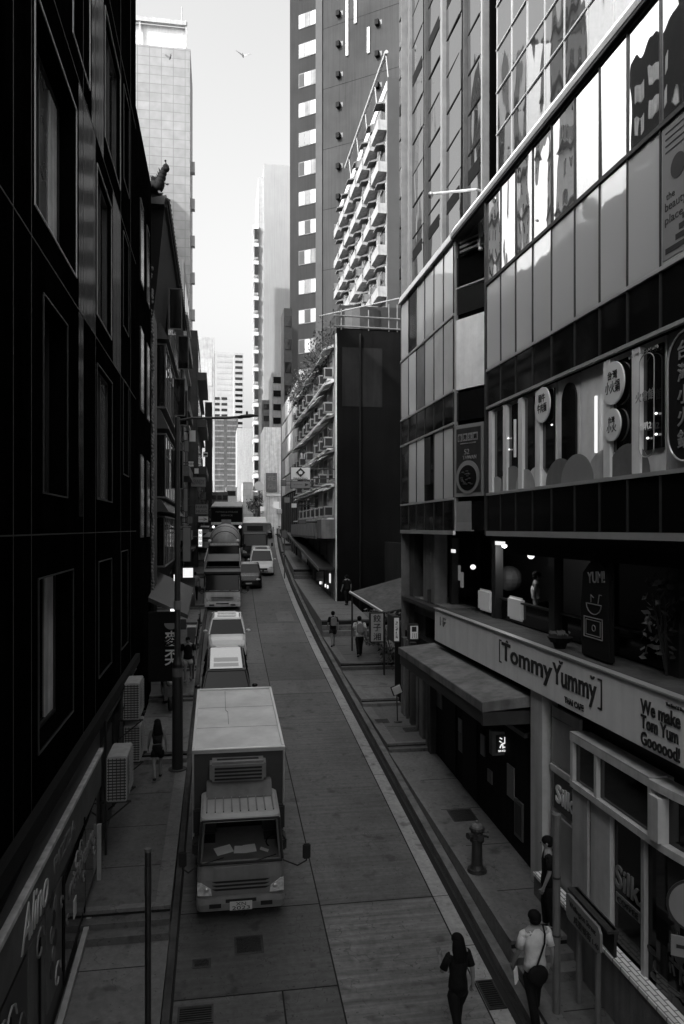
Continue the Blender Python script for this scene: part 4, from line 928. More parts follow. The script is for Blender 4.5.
nf = 5; nb_ = 9; by = [YD + 1.0 + i * (yD2 - YD - 1.4) / nb_ for i in range(nb_ + 1)]
random.seed(21)
proto = {}
def hood_set(y, z, L_):
    s0 = random.uniform(.35, .7)
    f = box('window', 'grey_paint', db, XD - .03, XD + .01, y + .3, y + L_ - .3, z, z + 1.5); box('pane', random.choice(('glass_dark', 'mid_paint', 'glass_dark', 'grey_paint')), f, XD - .045, XD - .031, y + .38, y + L_ - .38, z + .08, z + 1.42)
    MB().prism([(XD, z + 1.65), (XD - s0, z + 1.45), (XD - s0, z + 1.52), (XD, z + 1.85)], (0, y + .1, 0), (1, 0, 0), (0, 0, 1), (0, L_ - .2, 0)).build('window_hood', 'concrete' if random.random() < .5 else 'white_dirty', db)
    s_ = random.uniform(.4, .8)
    if random.random() < .8: b_ = box('ac_box', 'grey_paint', db, XD - .55, XD - .02, y + .4, y + .4 + s_, z - .1, z + .5); box('vent', 'dark_trim', b_, XD - .56, XD - .551, y + .45, y + .35 + s_, z - .02, z + .42); box('front_vent', 'dark_trim', b_, XD - .5, XD - .08, y + .385, y + .399, z - .03, z + .42)
    box('window_ledge', 'white_dirty', db, XD - .4, XD - .0, y + .15, y + L_ - .15, z - .3, z - .2)
for j in range(nf):
    for i in range(nb_):
        hood_set(by[i], 9.6 + j * 2.05, by[i + 1] - by[i])
box('balcony', 'concrete', db, XD - .9, XD - .001, YD + 2.5, yD2 - 4, 8.15, 8.3)
for k in range(9): box('balcony_panel', 'sign_grey', db, XD - .92, XD - .88, YD + 2.6 + k * 1.8, YD + 4.2 + k * 1.8, 8.3, 9.1)
box('balcony_box', 'concrete', db, XD - .85, XD - .001, YD + .4, YD + 2.4, 8.2, 9.3)
for k in range(5): box('shutter', 'concrete_pale' if k % 2 else 'mid_paint', db, XD - .05, XD - .001, YD + 1 + k * 3.2, YD + 3.6 + k * 3.2, 6.5, 8.0)
slant(MB(), XD - 1.0, XD - .001, YD + .4, yD2 - .5, 2.35, 2.45).build('canopy', 'dark_trim', db)
slant(MB(), XD - 1.04, XD - 1.001, YD + .4, yD2 - .5, 2.3, 2.5).build('canopy_edge', 'mid_paint', db)
for k in range(4):
    a = YD + .6 + k * 4.6; box('shop_front', 'glass_dark' if k % 2 else 'concrete', db, XD - .06, XD - .001, a, a + 3.8, zg(a) + .3, zg(a) + 2.3 + .3)
box('plinth', 'concrete', db, XD - .1, XD - .061, YD + .3, YD + 7, 4.2, 5.0)
tag(MB().box(XD - .12, XD - .07, YD + 2.0, YD + 2.35, 5.5, 6.05).build('shop_light_box', 'lit_sign'), 'tall bright light box at the shop beside the blank wall', 'sign')
for i, y in enumerate((YD + 3.0, YD + 4.0, YD + 6.5)): tag(MB().box(XD - .14, XD - .07, y, y + .14, 5.1, 5.28).build('shop_lamp', 'lamp_glow'), ['nearest', 'second', 'farthest'][i] + ' lit lamp in the shops beside the blank wall', 'lamp', 'lamps of the shops past the blank wall')
# creeping plants on the parapet
rp_ = thing('roof_plants', 'tangled climbing plants hanging along the parapet of the old flats', 'plant', (XD, 50, 19.5))
lf = MB(); tw = MB(); random.seed(4)
for k in range(2600):
    y = random.uniform(YD + .6, yD2); c = Vector((XD - random.uniform(-.3, .9), y, 19.9 + random.gauss(0, .55))); d = Vector([random.gauss(0, 1) for _ in range(3)]).normalized(); e = d.orthogonal().normalized(); s_ = random.uniform(.04, .12)
    lf.add([c - d * s_, c + e * s_ * .6, c + d * s_, c - e * s_ * .6], [(0, 1, 2, 3)])
for k in range(60): y = random.uniform(YD + .6, yD2); tw.cyl((XD, y, 19.4), (XD - random.uniform(0, .9), y + random.uniform(-1, 1), 19.9 + random.uniform(0, .9)), .02, n=4)
lf.build('foliage', 'leaf', rp_); tw.build('stem', 'mid_paint', rp_)
# --- panelled building with dark columns further up
eb = thing('panelled_building', 'building of big pale cladding panels over tall dark columns', 'building', (9, 74, 6))
box('wall', 'black_flat', eb, XD + .1, 13, yD2 + .1, 82, 4, 21.6)
for j in range(5):
    for i in range(4):
        y = yD2 + .2 + i * 3.95; z = 12.2 + j * 1.9; box('panel', 'concrete_pale' if (i + j) % 3 else 'white_dirty', eb, XD - .02, XD + .099, y, y + 3.75, z, z + 1.72)
for i in range(9): box('column', 'dark_paint', eb, XD - .1, XD + .099, yD2 + .3 + i * 1.9, yD2 + .9 + i * 1.9, 6, 12.0)
# --- balcony tower, sunlit
bt = thing('balcony_tower', 'sunlit flats with stacks of balconies and hoods behind the blank wall', 'building', (14, 59, 5))
XB = 11.0; Y0, Y1 = 49.4, 69.5
box('wall', 'flat_wall', bt, XB, 18, Y0, Y1, 0, 37.6); box('end_wall', 'tower_strip', bt, XB - .02, 18, Y0 - .12, Y0 - .001, 0, 38.4)
box('parapet', 'white_dirty', bt, XB - .05, XB + .1, Y0, Y1, 37.6, 38.2)
MB().cyl((XB - .1, Y0 - .2, 40.0), (XB - .1, Y1 - 4, 40.0), .13, n=6).build('roof_rail', 'grey_paint', bt)
for k in range(5): MB().cyl((XB + .1, Y0 + k * 3.6, 38), (XB - .1, Y0 + k * 3.6, 40.0), .04, n=5).build('rail_post', 'grey_paint', bt)
nfl = 9; nby = 7; cnt = 0
sp_ = MB().box(-.9, 0, 0, 3.2, -.15, .0).box(-.9, -.8, 0, 3.2, 0, .72).box(-.8, 0, 0, .1, 0, .72)
first = {}
def rep(key, make, dx, dy, dz):
    if key not in first: o = make(); first[key] = o
    else: o = copy_tree(first[key], bt)
    o.location = Vector((dx, dy, dz)) - ORG[bt.name]; return o
def local_part(name, m_, mb):
    me_parent = bt; sv = ORG[bt.name]; ORG[bt.name] = Vector((0, 0, 0)); o = mb.build(name, m_, bt); ORG[bt.name] = sv; ORG[o.name] = Vector((0, 0, 0)); return o
def mk_bal():
    o = local_part('balcony', 'flat_white', MB().box(-.6, 0, 0, 2.3, -.12, 0).box(-.6, -.54, 0, 2.3, 0, .55).box(-.54, 0, 0, .06, 0, .55).box(-.54, 0, 2.24, 2.3, 0, .55))
    return o
def mk_win():
    o = local_part('window', 'grey_paint', MB().box(-.05, 0, 0, 1.7, 0, 1.6)); p = MB().box(-.07, -.051, .08, .8, .08, 1.5).box(-.07, -.051, .9, 1.62, .08, 1.5)
    sv = ORG[o.name]; p.build('pane', 'glass_dark', o); return o
def mk_hood(): return local_part('window_hood', 'flat_wall', MB().prism([(0, 0), (-.6, -.14), (-.6, -.07), (0, .18)], (0, 0, 0), (1, 0, 0), (0, 0, 1), (0, 1.0, 0)))
def mk_ac():
    o = local_part('ac_shelf', 'flat_wall', MB().box(-.6, 0, 0, .5, -.06, 0).box(-.55, -.05, .03, .47, 0, .5)); MB().box(-.565, -.551, .08, .42, .06, .44).build('vent', 'dark_trim', o); return o
random.seed(8)
for j in range(nfl):
    z = 13.2 + j * 2.75
    for i in range(nby):
        y = Y0 + .2 + i * 2.87
        rep('bal', mk_bal, XB, y, z)
        rep('win', mk_win, XB, y + .1, z + .35)
        rep('hood', mk_hood, XB, y + .3 + random.uniform(-.2, .3), z + 2.0)
        if True: rep('ac', mk_ac, XB, y + 2.32, z + random.uniform(.2, 1.2))
# --- big dark clad tower, turned a little
tw_ = thing('dark_tower', 'huge dark clad tower with one column of square windows', 'tower', (8.8, 95, 9.2), local=True, rot=(0, 0, -math.atan2(.6, .8)))
# local frame: +x along the face (towards the right/near), y away
box('body', 'tower_clad', tw_, 0, 40, 0.0, 22, 0, 100)
box('right_panel', 'tower_panel', tw_, 4.9, 40, -.45, -.001, 0, 100)
box('strip', 'tower_strip', tw_, 4.0, 4.899, -.6, -.001, 0, 100)
for j in range(24):
    z = 6.5 + j * 3.63
    f = box('window', 'mid_paint', tw_, 1.3, 3.85, -.06, -.001, z, z + 1.75); 
    for q in range(3): box('pane', 'glass_dark' if (j in (11, 14, 20) and q < 2) else ('win_white', 'tower_strip', 'win_white', 'flat_wall')[(j * 5 + q * 3 + j // 3) % 4], f, 1.36 + q * .84, 2.1 + q * .84, -.075, -.061, z + .1, z + 1.65)
    if j % 2 == 0: box('joint', 'black_flat', tw_, 4.9, 40, -.457, -.451, z + 2.3, z + 2.36)
    for x in (6.9, 12.0):
        zz = z + (.6 if x > 8 else -.4); g = box('vent_window', 'dark_trim', tw_, x, x + .75, -.47, -.452, zz, zz + .55); box('flap', 'black_flat', g, x, x + .45, -.9, -.471, zz - .1, zz + .5)
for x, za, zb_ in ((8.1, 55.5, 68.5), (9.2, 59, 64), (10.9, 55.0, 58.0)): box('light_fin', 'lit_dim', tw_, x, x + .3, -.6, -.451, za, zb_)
# --- white tower behind, with stepped bays
wt = thing('white_tower', 'slim white tower with a ladder of curved bays on its left edge', 'tower', (6, 130, 9.3))
xa = xY(264, 130); xb = xY(300, 130); zt1 = zP(163, 6, 130)
box('body', 'far_white', wt, xa, xb, 130, 142, 5, zt1)
box('side', 'grey_paint', wt, xa - .001 - .9, xa - .001, 130.6, 142, 5, zt1 - 2)
for j in range(22):
    z = zt1 - 13 - j * 3.0
    if z < 9: break
    b_ = box('bay', 'grey_paint', wt, xa - 1.7, xa - .95, 130.2, 133.4, z, z + 2.0); box('bay_edge', 'white_paint', b_, xa - 1.8, xa - .9, 130.1, 133.5, z + 2.0, z + 2.6); box('pane', 'glass_dark', b_, xa - 1.6, xa - 1.0, 130.17, 130.199, z + .3, z + 1.9)
# --- pale tiled tower on the left
lt = thing('tiled_tower', 'tall pale tiled tower with an open roof frame on the left', 'tower', (-9, 105, 9.2))
xr = xY(190, 105); zt2 = zP(49, -4, 105)
box('body', 'tile_wall', lt, xr - 12, xr, 105, 114, 5, zt2); box('side', 'tile_side', lt, xr + .001, xr + .05, 105.05, 114, 5, zt2)
x1f = xY(186.5, 106); fr = MB()
for x in (xr - 10, xr - 6.6, x1f): fr.box(x - .12, x + .12, 105.6, 105.9, zt2, zt2 + 4)
fr.box(xr - 10, x1f, 105.5, 106, zt2 + 3.5, zt2 + 4.1); fr.build('roof_frame', 'grey_paint', lt); box('roof_glass', 'white_paint', lt, xr - 9.8, x1f - .12, 106.2, 106.3, zt2 + .1, zt2 + 3.5)
box('roof_box', 'grey_paint', lt, x1f - 1.2, x1f - .4, 105.3, 105.8, zt2 + .001, zt2 + .9); MB().cyl((x1f - .6, 105.6, zt2 + 4), (x1f - .6, 105.6, zt2 + 6), .06, n=5).build('mast', 'grey_paint', lt)
for j in range(8): z = zt2 - 16 - j * 5; box('side_bracket', 'grey_paint', lt, xr + .051, xr + .6, 106, 107, z, z + 1.4)
# --- more distance
def block(name, label, px0, px1, pyt, Y, dep, m_, floors=0, cols=0, wm='glass_dark', pyb=520, cat='building', gap=.45, group=None):
    t = thing(name, label, cat, (xY(px0, Y), Y, 9), group)
    x0, x1, z1 = xY(px0, Y), xY(px1, Y), zP(pyt, xY(px0, Y), Y)
    box('body', m_, t, x0, x1, Y, Y + dep, 6, z1)
    if floors:
        zb_ = zP(pyb, x0, Y); h = (z1 - zb_) / floors; n = 0
        for j in range(floors):
            for i in range(cols):
                if n >= 96: break
                n += 1
                a = x0 + (x1 - x0) * (i + .12) / cols; b = x0 + (x1 - x0) * (i + .88) / cols; z = z1 - h * (j + 1) + h * .2
                box('window', wm, t, a, b, Y - .08, Y - .001, z, z + h * gap)
    return t
random.seed(12)
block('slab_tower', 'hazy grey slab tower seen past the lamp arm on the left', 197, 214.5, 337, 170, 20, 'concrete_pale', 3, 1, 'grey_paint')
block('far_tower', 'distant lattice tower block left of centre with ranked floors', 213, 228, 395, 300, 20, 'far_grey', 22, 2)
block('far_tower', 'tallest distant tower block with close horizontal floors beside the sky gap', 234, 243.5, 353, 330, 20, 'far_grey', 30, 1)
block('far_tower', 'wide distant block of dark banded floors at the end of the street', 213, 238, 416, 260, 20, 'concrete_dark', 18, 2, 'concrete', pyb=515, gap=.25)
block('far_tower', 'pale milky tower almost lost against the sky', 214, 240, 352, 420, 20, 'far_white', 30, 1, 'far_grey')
block('grey_block', 'plain grey gable end rising right of the banded block', 237, 256, 428, 200, 15, 'grey_paint')
block('brick_gable', 'pale brick gable with a small spire at the end of the street', 243, 253, 482, 125, 8, 'far_tile')
block('white_block', 'white sunlit house wall with one tall window at the street end', 226, 237, 487, 190, 8, 'white_paint', 3, 1)
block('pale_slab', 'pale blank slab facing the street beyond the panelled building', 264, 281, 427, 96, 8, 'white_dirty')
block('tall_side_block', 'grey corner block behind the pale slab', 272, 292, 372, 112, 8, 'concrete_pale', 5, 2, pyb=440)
block('narrow_block', 'narrow stepped grey block between the white tower and the pale slab', 262, 275, 400, 118, 8, 'concrete', 6, 1, pyb=470)
block('dark_stack', 'dark narrow building with vent pipes before the dark tower', 284, 292, 308, 84, 4, 'dark_paint', 4, 1, pyb=400)
block('corner_house', 'low dark corner house at the crossing on the left', 205, 212, 402, 102, 6, 'render_dark')
block('corner_house', 'low grey shop house behind the queue of traffic', 199, 211, 470, 112, 8, 'dark_paint', 3, 2)
block('corner_house', 'mid grey house behind the mixer truck', 211, 228, 492, 116, 8, 'mid_paint', 3, 3)
block('corner_house', 'grey shop house with signs right of the white round sign', 258, 290, 500, 104, 8, 'mid_paint', 2, 5, 'dark_trim')
# trees at the crossing
def tree(name, label, x, y, z, h, r, n=700):
    t = thing(name, label, 'tree', (x, y, z)); tk = MB(); tk.cyl((x, y, z), (x + .1, y, z + h * .55), .18, .1, 8)
    for k in range(6): a = k * 1.1; tk.cyl((x + .1, y, z + h * .5), (x + r * .7 * math.cos(a), y + r * .7 * math.sin(a), z + h * (.7 + .05 * k)), .07, .02, 5)
    tk.build('trunk', 'dark_paint', t); lf = MB(); cl = [(random.uniform(-r, r) * .7, random.uniform(-r, r) * .7, random.uniform(.5, .95) * h) for _ in range(9)]
    for k in range(n):
        cx, cy, cz = random.choice(cl); c = Vector((x + cx + random.gauss(0, r * .22), y + cy + random.gauss(0, r * .22), z + cz + random.gauss(0, h * .06))); d = Vector([random.gauss(0, 1) for _ in range(3)]).normalized(); e = d.orthogonal().normalized(); s_ = random.uniform(.08, .2)
        lf.add([c - d * s_, c + e * s_ * .6, c + d * s_, c - e * s_ * .6], [(0, 1, 2, 3)])
    lf.build('crown', 'leaf', t)
tree('street_tree', 'small dark tree on the footway behind the left hair salon sign', xY(190, 62), 62, zg(62), 5.5, 1.6)
tree('street_tree', 'small dark tree under the round white sign at the crossing', xY(258, 99), 99, 9.1, 4.2, 1.6)

# tall neighbours west of the street: out of frame, most stand in the mirror glass opposite; the broad slab is added to shade the flats
def west(name, label, x0, x1, y0, y1, h, m_, mw, cols, fl, z0=26, wid=.5):
    t = thing(name, label, 'building', ((x0 + x1) / 2, y0, 5)); box('body', m_, t, x0, x1, y0, y1, 0, h)
    for j in range(fl):
        z = z0 + (h - z0 - 1) * j / fl
        for i in range(cols):
            a = y0 + (y1 - y0) * (i + .5 - wid / 2) / cols; b = y0 + (y1 - y0) * (i + .5 + wid / 2) / cols; hh = (h - z0) / fl * .5
            box('window', mw, t, x1, x1 + .06, a, b, z, z + hh)
        if j % 2 == 0 and m_ != 'tower_clad': box('sunshade', 'grey_paint', t, x1, x1 + .5, y0 + .3, y1 - .3, z - .4, z - .25)
west('west_tower', 'dark windowed block mirrored in the left panes of the glass facade', -30, -18, 46, 54, 44, 'tower_clad', 'white_dirty', 3, 7, wid=.35)
west('west_tower', 'pale windowed block mirrored in the middle panes of the glass facade', -30, -17, 60, 66, 60, 'white_paint', 'glass_dark', 2, 12, wid=.3)
west('west_tower', 'plain white block mirrored in the panes of the glass facade', -30, -19, 76, 81, 60, 'white_paint', 'glass_dark', 2, 16, wid=.15)
west('west_tower', 'broad slab block added out of the frame to shade the old flats', -30, -16, 26, 45, 42, 'tower_clad', 'white_dirty', 3, 6, wid=.3)
west('west_tower', 'narrow grey block with dark windows mirrored at the left end of the facade', -34, -20, 88, 96, 66, 'far_grey', 'glass_dark', 3, 16, wid=.5)
# ================================================================== VEHICLES (local frame: nose at y = 0 facing -y, road at z = 0)
def clear_glass(name, dark=0.7):
    m = bpy.data.materials.new(name); m.use_nodes = True; n = m.node_tree.nodes; L = m.node_tree.links; n.remove(n['Principled BSDF'])
    tr = n.new('ShaderNodeBsdfTransparent'); tr.inputs[0].default_value = (dark, dark, dark, 1); g = n.new('ShaderNodeBsdfGlossy'); g.inputs['Roughness'].default_value = .02; g.inputs[0].default_value = (.22, .22, .22, 1)
    fr = n.new('ShaderNodeFresnel'); fr.inputs[0].default_value = 1.45; mx = n.new('ShaderNodeMixShader')
    L.new(fr.outputs[0], mx.inputs[0]); L.new(tr.outputs[0], mx.inputs[1]); L.new(g.outputs[0], mx.inputs[2]); L.new(mx.outputs[0], n['Material Output'].inputs[0]); MATS[name] = m
clear_glass('glass_clear', .95); clear_glass('glass_tint', .35)
def vroot(name, label, cat, x, Y, group=None):
    return thing(name, label, cat, (x + B(Y), Y, zg(Y)), group, local=True, rot=(math.atan(G), 0, -math.atan(.0012 * max(0, Y - 30))))
def rr_ring(hw, y0, y1, z, c=.12, n=4):
    pts = []
    for (cx, cy, a0) in ((hw - c, y1 - c, 0), (-hw + c, y1 - c, 90), (-hw + c, y0 + c, 180), (hw - c, y0 + c, 270)):
        for i in range(n + 1):
            a = R(a0 + 90 * i / n); pts.append(Vector((cx + c * math.cos(a), cy + c * math.sin(a), z)))
    return pts
def wheel(t, x, y, r, wd=.2):
    wh = MB().cyl((x - wd / 2, y, r), (x + wd / 2, y, r), r, n=24).build('wheel', 'rubber', t, bevel=.02)
    s = 1 if x > 0 else -1
    MB().cyl((x + s * (wd / 2 + .001), y, r), (x + s * (wd / 2 + .015), y, r), r * .58, n=16).build('rim', 'steel', wh)
def number_plate(t, y, z, s_='XN 2023', w_=.42):
    p = box('number_plate', 'plate', t, -w_ / 2, w_ / 2, y - .012, y, z, z + .17)
    a, b = s_.split(); text(a, 'sign_ink', p, (0, y - .014, z + .125), (1, 0, 0), (0, 0, 1), width=w_ * .45, height=.065, ext=.002); text(b, 'sign_ink', p, (0, y - .014, z + .045), (1, 0, 0), (0, 0, 1), width=w_ * .8, height=.07, ext=.002)
def cab(t, w, h, body='truck_grey', roof='truck_grey', dl=1.5, glass='glass_clear', simple=False, plate='XN 2023', face=None, mirrors=True):
    hw = w / 2; face = face or body
    MB().loft([rr_ring(hw * .97, .06, dl, .32, .1), rr_ring(hw, .0, dl, .55, .12), rr_ring(hw, .0, dl, .8, .13), rr_ring(hw * .985, .05, dl, 1.14, .13)]).build('cab_body', body, t, smooth=False)
    MB().loft([rr_ring(hw * .93, .22, dl, h - .10, .12), rr_ring(hw * .92, .26, dl - .02, h - .03, .14), rr_ring(hw * .86, .36, dl - .08, h, .14)]).build('cab_roof', roof, t)
    rbs = MB()
    for k in range(9): rbs.box(-hw * .78 + k * hw * .195 - .012, -hw * .78 + k * hw * .195 + .012, .42, dl - .12, h, h + .03)
    rbs.build('roof_rib', body, t)
    pil = MB()
    for s in (-1, 1):
        pil.hexa([(s * (hw * .985 - .09), .06, 1.14), (s * (hw * .985 - .0), .1, 1.14), (s * (hw * .985), .2, 1.14), (s * (hw * .985 - .1), .12, 1.14), (s * (hw * .93 - .09), .25, h - .1), (s * (hw * .93), .28, h - .1), (s * (hw * .93), .38, h - .1), (s * (hw * .93 - .1), .3, h - .1)])
    pil.build('pillar', body, t)
    MB().box(-hw * .96, hw * .96, dl - .1, dl - .02, 1.14, h - .1).build('cab_back', 'black_flat', t)
    for s in (-1, 1):
        MB().hexa([(s * hw * .975, .2, 1.15), (s * hw * .985, .2, 1.15), (s * hw * .985, dl - .1, 1.15), (s * hw * .975, dl - .1, 1.15), (s * hw * .925, .36, h - .1), (s * hw * .935, .36, h - .1), (s * hw * .935, dl - .1, h - .1), (s * hw * .925, dl - .1, h - .1)]).build('side_window', 'glass_dark', t)
        MB().box(s * (hw + .001), s * (hw + .008), .28, .30, .5, 1.1).build('door_gap', 'dark_trim', t)
    g = MB().hexa([(-hw * .95, .05, 1.1), (hw * .95, .05, 1.1), (hw * .95, .075, 1.1), (-hw * .95, .075, 1.1), (-hw * .89, .235, h - .07), (hw * .89, .235, h - .07), (hw * .89, .255, h - .07), (-hw * .89, .255, h - .07)]).build('windscreen', glass, t)
    rim = MB()
    rim.cyl((-hw * .95, .05, 1.11), (-hw * .89, .235, h - .07), .026, n=6); rim.cyl((hw * .95, .05, 1.11), (hw * .89, .235, h - .07), .026, n=6); rim.cyl((-hw * .95, .03, 1.1), (hw * .95, .03, 1.1), .026, n=6); rim.cyl((-hw * .89, .23, h - .07), (hw * .89, .23, h - .07), .024, n=6)
    rim.build('windscreen_seal', 'rubber', g)
    wp = MB()
    for x in (-.45, .15): wp.cyl((x * w, .02, 1.11), (x * w + .42, .06, 1.2), .009, n=5); wp.ball((x * w, .02, 1.11), (.025, .02, .02), 6, 4)
    wp.build('wiper', 'rubber', t)
    # interior
    it = MB(); it.box(-hw * .92, hw * .92, .12, .5, .9, 1.13); it.build('dashboard', 'black_flat', t)
    for x in (-.42, .42): st_ = MB().box(x * w - .24, x * w + .24, .75, 1.15, .9, 1.15).box(x * w - .23, x * w + .23, 1.12, 1.24, 1.15, h - .25); st_.build('seat', 'dark_trim', t, bevel=.03)
    sw = MB(); c = Vector((.42 * w, .5, 1.22)); pr = [c + Vector((.19 * math.cos(a), -.03 * math.sin(a), .15 * math.sin(a) + .02)) for a in [2 * math.pi * k / 16 for k in range(17)]]; sw.tube(pr, .014, 6); sw.build('steering_wheel', 'rubber', t)
    # front face: grille slots, lamps, bumper, plate
    fc = MB(); fc.box(-hw * .62, hw * .62, -.014, .02, .82, 1.05); fc.build('front_panel', face, t, bevel=.008)
    gr_ = MB()
    for k in range(3): gr_.prism([(-hw * .66, 0), (hw * .66, 0), (hw * .56, -.035), (-hw * .56, -.035)], (0, -.012, .77 - k * .075), (1, 0, 0), (0, 0, 1), (0, .03, 0))
    gr_.build('grille', 'rubber', t)
    for s in (-1, 1):
        lf = MB().prism([(0, 0), (.27, .02), (.27, .24), (.2, .26), (.02, .13)], (s * hw * .66, -.018, .5), (s * hw / .82, 0, 0), (0, 0, 1), (0, .12, 0)); o = lf.build('headlight', 'head_lens', t)
        MB().ball((s * hw * .78, -.02, .62), (.045, .02, .045), 10, 6).build('bulb', 'steel_bright', o)
    MB().loft([rr_ring(hw * 1.0, -.06, .4, .22, .12), rr_ring(hw * 1.02, -.08, .4, .36, .12), rr_ring(hw * 1.0, -.06, .4, .46, .12)]).build('bumper', body, t)
    bs_ = MB(); 
    for s in (-1, 1): bs_.box(s * hw * .45, s * hw * .72, -.088, -.07, .29, .37)
    bs_.box(-hw * .35, hw * .35, -.086, -.07, .38, .44); bs_.build('bumper_slot', 'rubber', t)
    if not simple: number_plate(t, -.085, .23, plate)
    if mirrors:
        for s in (-1, 1):
            L_ = .42 if s > 0 else .26
            a = MB(); a.tube([(s * hw * .97, .12, 1.05), (s * (hw + L_ * .6), .0, .98), (s * (hw + L_), -.02, 1.08), (s * (hw + L_), -.02, 1.2)], .014, 6); m_ = a.build('mirror_arm', 'rubber', t)
            MB().box(s * (hw + L_) - .075, s * (hw + L_) + .075, -.06, .0, 1.12, 1.42).build('mirror', 'rubber', m_, bevel=.02)
    for s in (-1, 1): wheel(t, s * (hw - .14), .75, .36)
# 1. box truck in front
bt1 = vroot('box_truck', 'white roofed refrigerated box truck parked nearest at the left kerb', 'truck', .43, 14.78)
cab(bt1, 1.65, 1.92, 'truck_grey', 'truck_roofgrey')
bx = MB().box(-.95, .95, 1.64, 5.85, .8, 2.66).build('cargo_box', 'box_dark', bt1)
box('box_roof', 'truck_roof', bt1, -.90, .90, 1.69, 5.8, 2.661, 2.69)
tr_ = MB(); tr_.box(-.96, .96, 1.6, 1.69, 2.64, 2.73).box(-.96, .96, 5.8, 5.88, 2.64, 2.73).box(-.96, -.90, 1.69, 5.8, 2.64, 2.73).box(.90, .96, 1.69, 5.8, 2.64, 2.73).box(-.96, -.92, 1.6, 1.66, .8, 2.64).box(.92, .96, 1.6, 1.66, .8, 2.64)
tr_.build('corner_rail', 'steel_bright', bt1, bevel=.01)
sm_ = MB(); sm_.tube([(-.25, 5.7, 2.692), (-.25, 4.2, 2.692), (-.2, 4.05, 2.692), (-.19, 3.2, 2.692)], .006, 4); sm_.build('roof_seam', 'dark_trim', bt1)
for y in (3.0, 4.4): box('panel_seam', 'sign_grey', bt1, -.9, .9, y, y + .012, 2.691, 2.694)
fu = MB().box(-.6, .55, 1.28, 1.63, 2.14, 2.56).build('cooling_unit', 'truck_grey', bt1, bevel=.05)
vg = MB()
for k in range(4): vg.box(-.5, .46, 1.262, 1.279, 2.2 + k * .075, 2.235 + k * .075)
vg.build('vent', 'rubber', fu); box('top_slot', 'rubber', fu, -.45, .4, 1.42, 1.5, 2.561, 2.566)
MB().prism([(1.0, 1.925), (1.5, 1.925), (1.5, 2.14), (1.36, 2.14)], (-.66, 0, 0), (0, 1, 0), (0, 0, 1), (1.32, 0, 0)).build('wind_deflector', 'mid_paint', bt1, bevel=.02)
box('chassis', 'rubber', bt1, -.4, .4, 1.5, 5.7, .45, .79); box('tail_bar', 'steel_dark', bt1, -.9, .9, 5.7, 5.78, .4, .5)
for s in (-1, 1): wheel(bt1, s * .74, 4.5, .36, .3); wheel(bt1, s * .74, 4.5, .36, .3) if False else None
for s in (-1, 1): box('mudguard', 'rubber', bt1, s * .6, s * .93, 4.0, 5.0, .74, .798)
random.seed(31)
for i, (x, y, a, sx, sy, lb) in enumerate(((-.32, .3, .4, .17, .1, 'largest tilted white paper on the truck dashboard'), (-.02, .28, -.1, .1, .09, 'small white paper in the middle of the truck dashboard'), (.18, .3, .15, .12, .1, 'white paper on the right half of the truck dashboard'), (.46, .22, 1.3, .05, .08, 'small pale card at the right end of the truck dashboard'))):
    yy = 14.78 + y * math.cos(math.atan(G)); c = Vector((.43 + x, yy, zg(14.78) + 1.145 + y * G)); u = Vector((math.cos(a), math.sin(a), G * math.sin(a))); v = Vector((-math.sin(a), math.cos(a), G * math.cos(a) + .25))
    tag(MB().obox(c + Vector((0, 0, .03)), u * sx, v * sy, (0, 0, .003)).build('paper_sheet', 'paper'), lb, 'paper')
